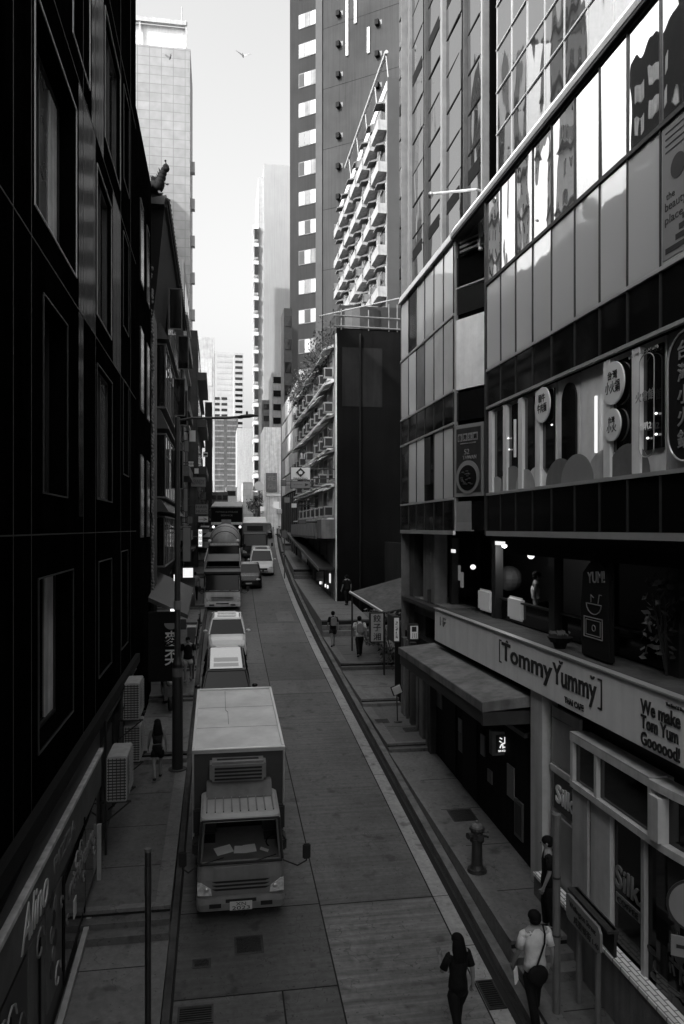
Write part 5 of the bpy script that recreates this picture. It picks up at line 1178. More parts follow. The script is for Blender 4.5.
# --- cars
def car(t, w, L, h, m_, roofglass=False, mpv=False, belt=.95, lamp='head_lens', plate=None, rails=False):
    hw = w / 2; ring = lambda y, z0, z1, a, b: [Vector((-a, y, z0)), Vector((a, y, z0)), Vector((a * 1.02, y, z0 * .6 + z1 * .4)), Vector((b, y, z1 - .06)), Vector((b * .85, y, z1)), Vector((-b * .85, y, z1)), Vector((-b, y, z1 - .06)), Vector((-a * 1.02, y, z0 * .6 + z1 * .4))]
    hd = .95 if mpv else 1.15
    MB().loft([ring(0.0, .3, .62, hw * .8, hw * .72), ring(.08, .22, .74, hw * .93, hw * .84), ring(.35, .2, .86, hw * .98, hw * .92), ring(hd, .2, belt, hw, hw * .96), ring(L * .6, .2, belt + .02, hw, hw * .97), ring(L - .3, .22, belt + .02, hw * .98, hw * .93), ring(L, .3, .85, hw * .86, hw * .8)]).build('body', m_, t, bevel=.02, smooth=False)
    a0, a1 = hd - .05, hd + (.55 if mpv else .8); b0, b1 = L - (.12 if mpv else .35), L - (.35 if mpv else .9)
    gh = lambda z, y0, y1, q: [Vector((-q, y0, z)), Vector((q, y0, z)), Vector((q, y1, z)), Vector((-q, y1, z))]
    z1 = h - .07
    MB().loft([gh(belt - .02, a0, b0, hw * .92), gh(z1, a1, b1, hw * .76)]).build('glasshouse', 'glass_car', t, bevel=.02)
    rfb = MB().loft([gh(z1 + .001, a1 - .02, b1 + .02, hw * .78), gh(h - .02, a1 + .05, b1 - .05, hw * .75), gh(h, a1 + .2, b1 - .2, hw * .66)]).build('roof', m_, t, bevel=.015)
    if roofglass: box('sunroof', 'glass_dark', rfb, -hw * .5, hw * .5, a1 + .3, a1 + .75, h + .001, h + .01); box('sunroof', 'glass_dark', rfb, -hw * .5, hw * .5, a1 + .95, a1 + 1.5, h + .001, h + .01)
    if rails:
        for s in (-1, 1): MB().tube([(s * hw * .68, a1 + .2, h), (s * hw * .68, a1 + .3, h + .06), (s * hw * .68, b1 - .3, h + .06), (s * hw * .68, b1 - .2, h)], .016, 6).build('roof_rail', 'steel', rfb)
    def pil_(a_, b_, r_): MB().cyl(a_, b_, r_, n=6).build('pillar', m_, t)
    for s in (-1, 1):
        for (ya, yb_) in ((a0 + .02, a1 - .02), (b0 - .02, b1 + .0)): pil_((s * hw * .925, ya, belt), (s * hw * .77, yb_, z1), .035)
        for f_ in (.42, .72): yy = a1 + (b1 - a1) * f_; pil_((s * hw * .93, yy, belt), (s * hw * .77, yy, z1), .03)
    for s in (-1, 1):
        MB().ball((s * hw * .7, .09, .66), (.17, .1, .07), 10, 6).build('headlight', lamp, t)
        mr = MB().ball((s * (hw + .1), a0 + .35, belt + .08), (.1, .06, .07), 10, 6).build('mirror', m_, t)
        for y in (.8, L - .75): wheel(t, s * (hw - .09), y, .32, .2)
    gr_ = MB(); gr_.box(-hw * .45, hw * .45, -.012, .03, .45, .6)
    for k in range(3): gr_.box(-hw * .5, hw * .5, -.02, .03, .3 + k * .045, .32 + k * .045)
    gr_.build('grille', 'rubber', t)
    pz = box('number_plate', 'plate', t, -.2, .2, -.03, -.015, .36, .46)
bk = vroot('people_carrier', 'glossy black people carrier parked directly behind the box truck', 'car', .28, 25.2)
car(bk, 1.72, 5.0, 1.55, 'car_black', True, True); box('roof_panel', 'car_silver', bk, -.5, .5, 1.6, 4.3, 1.545, 1.566) if False else box('roof_panel', 'mirror_car', bk, -.55, .55, 1.55, 4.5, 1.545, 1.558)
wc = vroot('estate_car', 'white car with roof rails and a dark windscreen in the parked row', 'car', .38, 33.4)
car(wc, 1.7, 4.4, 1.5, 'car_white', True, False, rails=True)
ft = vroot('tipper_truck', 'truck with a pale cab face and dark open load bed in the parked row', 'truck', .12, 44.6)
cab(ft, 2.05, 2.1, 'truck_white', 'dark_trim', glass='glass_car', simple=True, face='truck_white')
MB().box(-1.05, 1.05, .1, 1.5, 2.1, 2.22).build('roof_visor', 'dark_trim', ft)
bed = MB(); bed.box(-1.05, 1.05, 1.6, 8.2, .7, .95).box(-1.05, -1.0, 1.6, 8.2, .95, 2.25).box(1.0, 1.05, 1.6, 8.2, .95, 2.25).box(-1.0, 1.0, 1.6, 1.66, .95, 2.3).box(-1.0, 1.0, 8.14, 8.2, .95, 2.25); bed.build('load_bed', 'dark_paint', ft)
for s in (-1, 1):
    for k in range(5): box('bed_post', 'grey_paint', ft, s * 1.06 - .02, s * 1.06 + .02, 1.7 + k * 1.6, 1.76 + k * 1.6, .9, 2.6)
    box('bed_rail', 'grey_paint', ft, s * 1.06 - .02, s * 1.06 + .02, 1.6, 8.2, 2.6, 2.65)
box('net_cover', 'dark_trim', ft, -.99, .99, 4.6, 8.1, 2.2, 2.24)
for s in (-1, 1): wheel(ft, s * .85, 6.4, .42, .3)
random.seed(6)
for i, (x, y, r, m_, l_) in enumerate(((-.55, 3.0, .35, 'sign_grey', 'bulging grey sack at the front left of the truck load'), (.1, 2.6, .45, 'white_dirty', 'large pale bundle in the middle of the truck load'), (.6, 3.6, .3, 'grey_paint', 'small grey sack at the right of the truck load'), (-.3, 4.0, .3, 'mid_paint', 'darker bundle farthest back in the truck load'))):
    yy = 44.6 + y; tag(MB().ball((.12 + x + B(yy), yy, zg(yy) + 1.6 + .1 * r), (r, r * 1.3, r * .8), 10, 7).build('load_sack', m_, smooth=True), l_, 'sack', 'sacks in the open truck')
cm = vroot('mixer_truck', 'concrete mixer truck with a big domed grey drum', 'truck', .0, 56.5)
cab(cm, 2.3, 2.4, 'dark_paint', 'sign_grey', glass='glass_car', simple=True)
dm = MB(); rg = []
for (y, r, z) in ((2.2, .5, 1.9), (2.5, .9, 2.05), (3.4, 1.15, 2.2), (4.8, 1.2, 2.35), (6.4, 1.0, 2.5), (7.8, .5, 2.8)): rg.append([Vector((r * math.cos(a), y - .18 * r * math.sin(a), z + r * math.sin(a))) for a in [2 * math.pi * k / 24 for k in range(24)]])
dm.loft(rg); d_ = dm.build('drum', 'grey_paint', cm, smooth=True)
for (y, r, z) in ((2.9, 1.03, 2.13), (4.1, 1.18, 2.28), (5.6, 1.12, 2.43)):
    MB().tube([Vector((r * math.cos(a), y - .18 * r * math.sin(a), z + r * math.sin(a))) for a in [2 * math.pi * k / 24 for k in range(25)]], .03, 4).build('drum_band', 'mid_paint', d_)
box('chassis', 'rubber', cm, -.5, .5, 1.5, 8.2, .5, .9); box('water_tank', 'mid_paint', cm, -1.1, 1.1, 1.6, 1.95, 1.2, 2.1); MB().prism([(7.6, 2.2), (8.4, 3.6), (8.6, 3.5), (8.0, 2.0)], (-.4, 0, 0), (0, 1, 0), (0, 0, 1), (.8, 0, 0)).build('chute', 'mid_paint', cm)
for s in (-1, 1):
    for y in (5.6, 6.8): wheel(cm, s * .9, y, .45, .35)
    MB().ball((s * 1.0, -.05, 2.75), (.12, .1, .1), 8, 6).build('beacon', 'lit_dim', cm)
hb = vroot('high_box_truck', 'tall truck with a black lettered box standing behind the mixer', 'truck', -.1, 66.5)
cab(hb, 2.3, 2.5, 'truck_grey', 'sign_grey', glass='glass_car', simple=True)
box('cargo_box', 'black_flat', hb, -1.32, 1.32, 1.6, 8.5, .9, 4.4); box('box_rim', 'grey_paint', hb, -1.34, 1.34, 1.56, 8.52, 4.4, 4.5); box('box_foot', 'white_dirty', hb, -1.34, 1.34, 1.5, 1.6, 2.9, 3.1)
for k, s_ in enumerate(('MOVING & STORAGE', 'SERVICE')): text(s_, 'sign_grey', hb, (0, 1.59, 4.0 - .3 * k), (1, 0, 0), (0, 0, 1), width=1.9 - .9 * k, height=.13)
for s in (-1, 1): wheel(hb, s * .95, 6.6, .45, .35); MB().ball((s * 1.15, 1.5, 2.7), (.12, .1, .12), 8, 6).build('marker_lamp', 'lamp_glow', hb)
bc = vroot('black_car', 'small black car half hidden behind the open load truck', 'car', 1.75, 51.5); car(bc, 1.75, 4.2, 1.45, 'car_black')
wv = vroot('white_minivan', 'white minivan with sunroof driving down the right lane', 'van', 2.78, 57.2); car(wv, 1.78, 4.8, 1.8, 'car_white', True, True, belt=1.02)
bt2 = vroot('white_box_truck', 'box truck with a bright white box roof behind the minivan', 'truck', 2.35, 67.0)
cab(bt2, 2.1, 2.2, 'dark_paint', 'mid_paint', glass='glass_car', simple=True)
box('cargo_box', 'truck_grey', bt2, -1.1, 1.1, 1.64, 8.8, .8, 2.95); box('box_roof', 'truck_roof', bt2, -1.05, 1.05, 1.7, 8.7, 2.951, 2.99); box('front_sign', 'dark_trim', bt2, -.7, .7, 1.6, 1.639, 2.3, 2.75); box('roof_rim', 'steel_bright', bt2, -1.11, 1.11, 1.62, 1.7, 2.95, 3.01)
for s in (-1, 1): wheel(bt2, s * .9, 5.6, .42, .3)
ca = vroot('dark_saloon', 'dark saloon waiting by the crossing beyond the box truck', 'car', 3.2, 84.0); car(ca, 1.8, 4.4, 1.45, 'car_black')
# --- motor scooter parked on the left footway
ms = thing('motor_scooter', 'dark covered motor scooter parked under the noodle sign', 'scooter', (xY(168, 27.2), 27.0, lwz(27.0)), local=True, rot=(0, 0, .2))
for y in (-.6, .6): w_ = MB().cyl((-.05, y, .24), (.05, y, .24), .24, n=18).build('wheel', 'rubber', ms)
MB().loft([[Vector((x * .5, y, z)) for x, z in ((-.25, .3), (.25, .3), (.3, h), (-.3, h))] for y, h in ((-.5, .5), (-.25, .42), (0, .45), (.2, .72), (.65, .8), (.75, .62))]).build('body', 'car_black', ms, bevel=.03)
MB().box(-.14, .14, .05, .72, .76, .86).build('seat', 'rubber', ms, bevel=.04); MB().prism([(-.62, .35), (-.38, 1.0), (-.30, 1.0), (-.45, .3)], (-.2, 0, 0), (0, 1, 0), (0, 0, 1), (.4, 0, 0)).build('leg_shield', 'car_black', ms, bevel=.02)
MB().tube([(-.34, -.3, 1.02), (0, -.4, 1.05), (.34, -.3, 1.02)], .018, 6).build('handlebar', 'rubber', ms); MB().ball((0, -.48, .92), (.09, .07, .09)).build('headlight', 'head_lens', ms)
for s in (-1, 1): MB().cyl((s * .3, -.32, 1.02), (s * .36, -.36, 1.22), .01, n=5).ball((s * .37, -.36, 1.24), (.06, .02, .045), 8, 5).build('mirror', 'rubber', ms)
MB().box(-.17, .17, .68, .98, .82, 1.1).build('top_box', 'dark_paint', ms, bevel=.04)
# ================================================================== PEOPLE
def skin_mesh(name, m_, parent, verts, edges, radii, root=0, sub=2, extra=None):
    me = bpy.data.meshes.new(name); me.from_pydata(verts, edges, []); o = bpy.data.objects.new(name, me); COL.objects.link(o)
    mo = o.modifiers.new('s', 'SKIN'); mo.use_smooth_shade = True
    for i, d in enumerate(me.skin_vertices[0].data):
        r = radii[i]; d.radius = r if isinstance(r, tuple) else (r, r); d.use_root = (i == root)
    su = o.modifiers.new('u', 'SUBSURF'); su.levels = su.render_levels = sub
    dg = bpy.context.evaluated_depsgraph_get(); dg.update()
    nm = bpy.data.meshes.new_from_object(o.evaluated_get(dg)); bpy.data.objects.remove(o)
    if extra:
        bm = bmesh.new(); bm.from_mesh(nm); tmp = bpy.data.meshes.new('t'); tmp.from_pydata([tuple(v) for v in extra.v], [], extra.f); bm.from_mesh(tmp); bm.to_mesh(nm); bm.free()
    nm.name = name; nm.materials.clear(); nm.materials.append(M[m_])
    for p in nm.polygons: p.use_smooth = True
    o = bpy.data.objects.new(name, nm); COL.objects.link(o); o.parent = parent; ORG[o.name] = Vector((0, 0, 0)); return o
def person(label, x, y, z, yaw, h=1.68, top='cloth_white', legs='cloth_black', step=.22, arms=((-.05, .1), (.1, .05)), long_hair=False, shorts=False, skirt=False, bare=False, sit=False, female=False, hair='hair', turn=0.0, group=None, armsets=None):
    """local frame: facing +y; yaw turns it"""
    t = thing('person', label, 'person', (x, y, z), group, local=True, rot=(0, 0, yaw)); k = h / 1.70; t.scale = (k, k, k)
    sw = .17 if female else .2
    hipz = .92 if not sit else .48
    P = {}
    P['pel'] = (0, 0, hipz); P['waist'] = (0, .0, hipz + .16); P['chest'] = (0, .01, hipz + .36); P['neckb'] = (0, -.0, hipz + .52); P['neck'] = (0, .02, hipz + .57); P['head'] = (0, .035, hipz + .67); P['crown'] = (0, .03, hipz + .755)
    for s, n in ((-1, 'L'), (1, 'R')):
        d = step * (1 if s > 0 else -1)
        P['sh' + n] = (s * sw, 0, hipz + .485)
        if armsets and n in armsets: P['el' + n], P['wr' + n], P['ha' + n] = armsets[n]
        else:
            a = -d * .6; P['el' + n] = (s * (sw + .05), a * .5 - .02, hipz + .22); P['wr' + n] = (s * (sw + .07), a + .06, hipz - .02); P['ha' + n] = (s * (sw + .07), a + .09, hipz - .09)
        P['hip' + n] = (s * .092, 0, hipz - .12)
        if sit: P['kn' + n] = (s * .11, .42, hipz + .02); P['an' + n] = (s * .11, .42, .08); P['to' + n] = (s * .12, .58, .03)
        else:
            P['kn' + n] = (s * .095, d * .55 + .03, .5); P['an' + n] = (s * .09, d * 1.0 - .02, .09 + (.05 if d < 0 else 0)); P['to' + n] = (s * .11, d * 1.0 + .13, .035)
    names = list(P); idx = {n: i for i, n in enumerate(names)}
    E_ = [('pel', 'waist'), ('waist', 'chest'), ('chest', 'neckb'), ('neckb', 'neck'), ('neck', 'head'), ('head', 'crown')]
    rad = dict(pel=(.118, .09), waist=(.12, .09), chest=(.155, .105), neckb=(.085, .07), neck=(.052, .055), head=(.082, .1), crown=(.065, .075))
    for n in 'LR':
        E_ += [('neckb', 'sh' + n), ('sh' + n, 'el' + n), ('el' + n, 'wr' + n), ('wr' + n, 'ha' + n), ('pel', 'hip' + n), ('hip' + n, 'kn' + n), ('kn' + n, 'an' + n), ('an' + n, 'to' + n)]
        rad.update({'sh' + n: .055, 'el' + n: .042, 'wr' + n: .027, 'ha' + n: (.034, .02), 'hip' + n: .088, 'kn' + n: .056, 'an' + n: .037, 'to' + n: (.04, .025)})
    ex = MB(); hx, hy, hz = P['head']
    ex.ball((hx, hy + .105, hz - .01), (.014, .02, .022), 8, 5)                                   # nose
    for s in (-1, 1): ex.ball((hx + s * .085, hy, hz - .005), (.014, .022, .032), 8, 5)             # ears
    for s in (-1, 1): ex.ball((hx + s * .032, hy + .09, hz + .018), (.014, .009, .008), 8, 5)
    ex.ball((hx, hy + .09, hz - .05), (.026, .01, .008), 8, 5)
    for s, n in ((-1, 'L'), (1, 'R')):                                                             # fingers: root inside the palm
        hp = Vector(P['ha' + n]); wr = Vector(P['wr' + n]); d = (hp - wr).normalized(); side = d.cross(Vector((s, 0, 0))).normalized() if abs(d.x) < .9 else Vector((0, 1, 0))
        for q in range(4):
            b = hp + side * (q - 1.5) * .019; L_ = (.07, .08, .075, .06)[q]; b1 = b + d * L_ * .5; b2 = b1 + (d + Vector((-s * .5, 0, 0))).normalized() * L_ * .5
            ex.cyl(b - d * .02, b1, .0095, .009, 6); ex.cyl(b1, b2, .009, .0075, 6)
        th = hp - d * .02 + side * .03; ex.cyl(th - side * .01, th + (d + side).normalized() * .05, .011, .009, 6)
    skin_mesh('body', 'skin', t, [P[n] for n in names], [(idx[a], idx[b]) for a, b in E_], [rad[n] for n in names], 0, 2, ex)
    # clothes: closed shells lofted round the torso and limbs
    def ell(z, rx, ry, y=0.0, n=18): return [Vector((rx * math.cos(a), y + ry * math.sin(a), z + .012 * math.sin(3 * a))) for a in [2 * math.pi * i / n for i in range(n)]]
    def limb(mb, pts, rr, n=14):
        rings = []; pts = [Vector(p) for p in pts]
        for i, p in enumerate(pts):
            d = ((pts[min(i + 1, len(pts) - 1)] - pts[max(i - 1, 0)])).normalized(); a = d.cross(Vector((0, 1, 0))); a = a.normalized() if a.length > .2 else Vector((1, 0, 0)); b = d.cross(a)
            rings.append([p + (a * math.cos(t_) + b * math.sin(t_)) * rr[i] * (1 + .05 * math.sin(3 * t_ + i * 2)) for t_ in [2 * math.pi * k_ / n for k_ in range(n)]])
        mb.loft(rings)
    V = lambda n: Vector(P[n]); lp = lambda a, b, f: V(a).lerp(V(b), f)
    fw = .93 if female else 1.0
    mb = MB()
    if bare: mb.loft([ell(hipz + .12, .135 * fw, .105), ell(hipz + .22, .142 * fw, .112), ell(hipz + .34, .168 * fw, .122), ell(hipz + .42, .15 * fw, .1)])
    else:
        mb.loft([ell(hipz - .05, .176 * fw, .142), ell(hipz + .04, .17 * fw, .136), ell(hipz + .15, .15 * fw, .12), ell(hipz + .26, .162 * fw, .124), ell(hipz + .37, .182 * fw, .128), ell(hipz + .46, .178 * fw, .108), ell(hipz + .515, .13 * fw, .086), ell(hipz + .55, .075, .07)])
        for n in 'LR':
            limb(mb, [V('neckb') + Vector((0, 0, -.02)), lp('neckb', 'sh' + n, .5) + Vector((0, 0, -.015)), V('sh' + n) + Vector((0, 0, -.012))], [.07, .068, .058]); mb.ball(V('sh' + n) + Vector((0, 0, -.012)), (.06, .06, .058), 14, 8)
            limb(mb, [V('sh' + n) + Vector((0, 0, -.012)), lp('sh' + n, 'el' + n, .4), lp('sh' + n, 'el' + n, .78)], [.059, .06, .065])
    mb.build('shirt', top, t, smooth=True)
    mb = MB()
    if not sit: mb.loft([ell(hipz - .17, .12 * fw, .1), ell(hipz - .1, .165 * fw, .128), ell(hipz + .0, .162 * fw, .128), ell(hipz + .1, .14 * fw, .11)])
    for n in 'LR':
        if shorts: limb(mb, [lp('pel', 'hip' + n, .6), lp('hip' + n, 'kn' + n, .12), lp('hip' + n, 'kn' + n, .48)], [.095, .098, .1])
        else: limb(mb, [lp('pel', 'hip' + n, .6), lp('hip' + n, 'kn' + n, .15), lp('hip' + n, 'kn' + n, .7), V('kn' + n), lp('kn' + n, 'an' + n, .5), lp('kn' + n, 'an' + n, .95)], [.095, .1, .082, .074, .066, .064])
    mb.build('shorts' if shorts else 'trousers', legs, t, smooth=True)
    for n in 'LR':
        a = Vector(P['an' + n]); b = Vector(P['to' + n]); skin_mesh('shoe', 'cloth_dark', t, [tuple(a - Vector((0, .04, .03))), tuple((a + b) / 2 - Vector((0, 0, .012))), tuple(b)], [(0, 1), (1, 2)], [(.048, .045), (.05, .04), (.042, .028)], 0, 1)
    hr = MB(); hr.ball((hx, hy - .018, hz + .04), (.096, .108, .088), 16, 10)
    if long_hair:
        hr.loft([[Vector((hx + rx * math.cos(a), hy - .05 + oy + ry * math.sin(a), hz + zz)) for a in [2 * math.pi * i / 14 for i in range(14)]] for zz, rx, ry, oy in ((.06, .09, .075, 0), (-.05, .112, .08, -.01), (-.15, .13, .075, -.03), (-.27, .12, .06, -.055), (-.38, .08, .03, -.06))])
    else: hr.ball((hx, hy - .045, hz - .01), (.09, .075, .07), 14, 8)
    hr.build('hair', hair, t, smooth=True)
    return t, P, k
def place(root, P, k, pt):                            # local body point -> world
    return Matrix.Translation(root.location) @ Matrix.Rotation(root.rotation_euler.z, 4, 'Z') @ (Vector(pt) * k)
hz_ = .92
# woman in black, bottom of the photo, looking at her phone
wy = 11.2; wx = xY(458, wy)
w1, P1, k1 = person('woman in black top and trousers with long dark hair looking at a phone', wx, wy, zg(wy), .25, 1.62, 'cloth_black', 'cloth_black', .2, long_hair=True, female=True,
    armsets={'L': ((-.27, .04, hz_ + .22), (-.19, .26, hz_ + .30), (-.15, .32, hz_ + .33))})
def held(name, label, cat, root, P, k, mbf, m_, parts=()):
    mb = mbf(); mb.v = [place(root, P, k, v) for v in mb.v]; return tag(mb.build(name, m_), label, cat)
held('phone', 'dark phone held in the left hand of the woman in black', 'phone', w1, P1, k1, lambda: MB().obox((-.13, .36, hz_ + .35), (.04, 0, 0), (0, .05, .055), (0, .003, -.003)), 'mid_paint')
# man in white shirt with a shoulder bag
my = 11.35; mx_ = xY(535, my)
m1, P2, k2 = person('person in a white short sleeved shirt with a black shoulder bag by the street sign', mx_, my, rwz(my) - .22, .12, 1.8, 'cloth_white', 'cloth_black', .18)
def bag_mb():
    mb = MB(); n = 14
    for a in range(1): mb.loft([[Vector((-.06 + rx * math.cos(q) , y, hz_ - .03 + rz * math.sin(q) * (1 if math.sin(q) < 0 else .75))) for q in [2 * math.pi * i / 16 for i in range(16)]] for y, rx, rz in ((-.14, .12, .13), (-.17, .16, .17), (-.22, .15, .16), (-.25, .1, .12))])
    return mb
bag = thing('shoulder_bag', 'black slouchy bag hanging on the back of the person in white', 'bag', tuple(place(m1, P2, k2, (-.06, -.2, hz_))))
mb = bag_mb(); mb.v = [place(m1, P2, k2, v) for v in mb.v]; mb.build('pouch', 'cloth_black', bag, smooth=True)
mb = MB().tube([(-.1, -.2, hz_ + .06), (.0, -.165, hz_ + .22), (.07, -.15, hz_ + .38), (.1, -.11, hz_ + .49), (.12, -.02, hz_ + .56), (.11, .1, hz_ + .48)], .014, 6); mb.v = [place(m1, P2, k2, v) for v in mb.v]; mb.build('strap', 'cloth_black', bag)
held('paper_packet', 'crumpled pale packet in the left hand of the person in white', 'packet', m1, P2, k2, lambda: MB().obox((-.3, .02, hz_ - .12), (.03, .02, .02), (0, .02, .09), (.012, 0, 0)), 'cloth_white')
# person in black leaning by the wall
person('person dressed all in black standing behind the bare pole at the wall', 5.76, 12.8, rwz(12.8), 1.2, 1.66, 'cloth_black', 'cloth_black', .06)
# couple with backpacks
def backpack(root, P, k, label, m_):
    b = thing('backpack', label, 'backpack', tuple(place(root, P, k, (0, -.18, hz_ + .2))), 'backpacks')
    mb = MB().loft([[Vector((x * sx, -.12 - d, hz_ + .12 + z * .4)) for x, z in ((-.13, 0), (.13, 0), (.15, .4), (.13, .9), (0, 1.02), (-.13, .9), (-.15, .4))] for d, sx in ((0, 1), (.1, 1), (.15, .75))]); mb.v = [place(root, P, k, v) for v in mb.v]; mb.build('pack', m_, b, bevel=.015)
    mb = MB()
    for s in (-1, 1): mb.tube([(s * .1, -.12, hz_ + .5), (s * .11, -.03, hz_ + .56), (s * .11, .1, hz_ + .46), (s * .12, .1, hz_ + .3)], .016, 5)
    mb.v = [place(root, P, k, v) for v in mb.v]; mb.build('strap', 'cloth_dark', b)
y = 34.4; a_, Pa, ka = person('woman in dark clothes with a small pale backpack walking up the steps', xY(333, y), y, rwz(y), .05, 1.62, 'cloth_black', 'cloth_dark', .24, long_hair=False, female=True, shorts=True); backpack(a_, Pa, ka, 'small pale backpack on the woman in dark clothes', 'sign_grey')
y = 32.2; a_, Pa, ka = person('man in a white shirt and dark trousers with a grey backpack going uphill', xY(359.5, y), y, rwz(y), .0, 1.74, 'cloth_white', 'cloth_black', .26); backpack(a_, Pa, ka, 'grey backpack on the man in white shirt going uphill', 'cloth_grey')
# woman in shorts on the left footway
y = 20.9; person('woman in shorts and a sleeveless top with long hair on the left footway', xY(157.5, y), y, lwz(y), .15, 1.6, 'cloth_dark', 'cloth_black', .22, long_hair=True, female=True, shorts=True, bare=True)
y = 29.8; person('pedestrian in black top and pale shorts walking down behind the lamp post', xY(188, y), y, lwz(y), math.pi, 1.7, 'cloth_black', 'cloth_white', .22, shorts=True)
y = 46; person('distant pedestrian in a light shirt on the left steps above the black banner', xY(195, y) , y, lwz(y), 0, 1.7, 'cloth_grey', 'cloth_black', .2)
y = 42; person('dark figure standing at the foot of the blank end wall', 7.05, y, rwz(y), .4, 1.68, 'cloth_black', 'cloth_black', .1)
# diner on a white seat behind the cafe glass
dy = 17.5; person('diner in a sleeveless top seated in the cafe above the fascia', XR + 1.35, dy, 6.52, -1.9, 1.66, 'cloth_white', 'cloth_black', .1, sit=True, bare=True, female=True)
# ================================================================== STREET FURNITURE AND SMALL THINGS
def chair_seat(label, x, y, z, w_, d_, h_, m_='lit_dim'):
    t = thing('armchair', label, 'seat', (x, y, z), 'pale seats inside the cafe')
    MB().box(x - d_ / 2, x + d_ / 2, y - w_ / 2, y + w_ / 2, z + .1, z + .45).build('base', 'white_dirty', t, bevel=.06)
    MB().box(x - d_ / 2 - .12, x - d_ / 2 - .002, y - w_ / 2, y + w_ / 2, z + .1, z + h_).build('backrest', m_, t, bevel=.055, seg=3)  # faint glow on the backrest stands in for lamplight falling on it
    for yy in (y - w_ / 2 + .08, y + w_ / 2 - .08):
        for xx in (x - d_ / 2 + .05, x + d_ / 2 - .05): MB().cyl((xx, yy, z), (xx, yy, z + .1), .02, n=6).build('leg', 'dark_trim', t)
chair_seat('pale padded seat under the diner behind the cafe glass', 7.4, 17.6, 6.48, .9, .5, .66)
chair_seat('pale padded seat with a round lamp over it left of the diner', 7.35, 19.6, 6.48, .95, .5, .68)
chair_seat('tall pale seat at the right edge of the cafe terrace', XR + 1.2, 10.3, 6.48, .5, .5, .9)
tag(MB().ball((XR + 1.5, 19.6, 7.45), (.34, .4, .34), 14, 10).build('round_cushion', 'mid_paint'), 'large round dim lampshade behind the leftmost pale seat', 'lampshade')
cp_ = thing('chef_cutout', 'tall black terrace sign board with cafe lettering and a stove drawing', 'sign', (XR + .35, 12.8, 6.5))
yc_ = yX(594, XR + .25)
pts_ = [(.48, 0), (.52, .9), (.44, 1.5), (.2, 1.68), (-.15, 1.72), (-.4, 1.62), (-.55, 1.4), (-.52, .8), (-.56, 0)]
MB().prism(pts_, (XR + .25, yc_, 6.52), (0, 1, 0), (0, 0, 1), (.1, 0, 0)).build('board', 'black_flat', cp_, bevel=.03)
text('YUM!', 'sign_grey', cp_, (XR + .245, yc_ - .08, 7.95), (0, -1, .08), (0, .08, 1), width=.6, height=.2)
dr_ = MB(); Q = lambda a, b: (XR + .243, yc_ + a, 6.4 + b * .88)
dr_.tube([Q(.35, .55), Q(-.3, .55), Q(-.3, .95), Q(.35, .95), Q(.35, .55)], .01, 5); dr_.tube([Q(.28, .6), Q(-.23, .6), Q(-.23, .9), Q(.28, .9), Q(.28, .6)], .007, 5); dr_.tube([Q(.06 * math.cos(a), .75 + .06 * math.sin(a)) for a in [k * math.pi / 6 for k in range(13)]], .008, 5)
dr_.tube([Q(.27 * math.cos(a), 1.22 + .2 * math.sin(a)) for a in [math.pi + k * math.pi / 8 for k in range(9)]] + [Q(.27, 1.22), Q(-.27, 1.22)], .01, 5); dr_.tube([Q(.1, 1.25), Q(.1, 1.4), Q(.0, 1.35)], .008, 5); dr_.tube([Q(-.15, 1.25), Q(-.2, 1.42), Q(-.28, 1.42)], .008, 5); dr_.build('line_drawing', 'sign_grey', cp_)
lp_ = thing('planter_bowl', 'low dark bowl planter on the terrace edge above the fascia lettering', 'planter', (XR + .3, yX(559, XR + .2), 6.5))
by_ = yX(560, XR + .25); MB().cyl((XR + .25, by_, 6.5), (XR + .25, by_, 6.62), .1, .14, 12).cyl((XR + .25, by_, 6.62), (XR + .25, by_, 6.72), .18, .24, 16).build('bowl', 'black_flat', lp_)
lf = MB()
for k in range(60): a = random.uniform(0, 6.28); r_ = random.uniform(0, .2); c = Vector((XR + .25 + r_ * math.cos(a), by_ + r_ * math.sin(a), 6.74 + random.uniform(0, .05))); lf.add([c, c + Vector((.03, .02, .03)), c + Vector((0, .05, .05))], [(0, 1, 2)])
lf.build('foliage', 'leaf', lp_)
for i, (px, py, s_, l_) in enumerate(((499, 543, .36, 'bright white lettered strip hung at the cafe ceiling'), (453, 551, .2, 'small lit strip left of the cafe at ceiling height'))):
    y_ = yX(px, XR + .6); z_ = zP(py, XR + .6, y_); tag(MB().box(XR + .58, XR + .62, y_ - s_, y_ + s_ * .6, z_ - .05, z_ + .05).build('menu_strip', 'lit_sign'), l_, 'sign')
for i, (px, py) in enumerate(((677, 622), (462, 579), (459, 572))):
    y_ = yX(px, XR + .95); z_ = zP(py, XR + .95, y_); tag(MB().box(XR + .93, XR + .97, y_ - .1, y_ + .1, z_ - .25, z_ + .2).build('lit_card', 'lit_dim'), ['dim lit card by the seat at the right edge of the cafe', 'lit card on the post beside the cafe glass', 'upper lit card on the post beside the cafe glass'][i], 'card')
for (px, py, l_) in ((531, 556, 'round ceiling lamp above the terrace sign board'), (473, 567, 'round bright lamp on the post left of the cafe')):
    y_ = yX(px, XR + .9); z_ = zP(py, XR + .9, y_); tag(MB().ball((XR + .9, y_, z_), (.08, .08, .07)).build('globe_lamp', 'lamp_glow'), l_, 'lamp')
random.seed(14)
for (yy, l_) in ((11.0, 'tall dark indoor plant right of the terrace sign board'), (9.6, 'bushy dark plant at the right edge of the cafe glass')):
    shrub('indoor_plant', l_, XR + .7, yy, 6.5, .4, 1.6, 200)
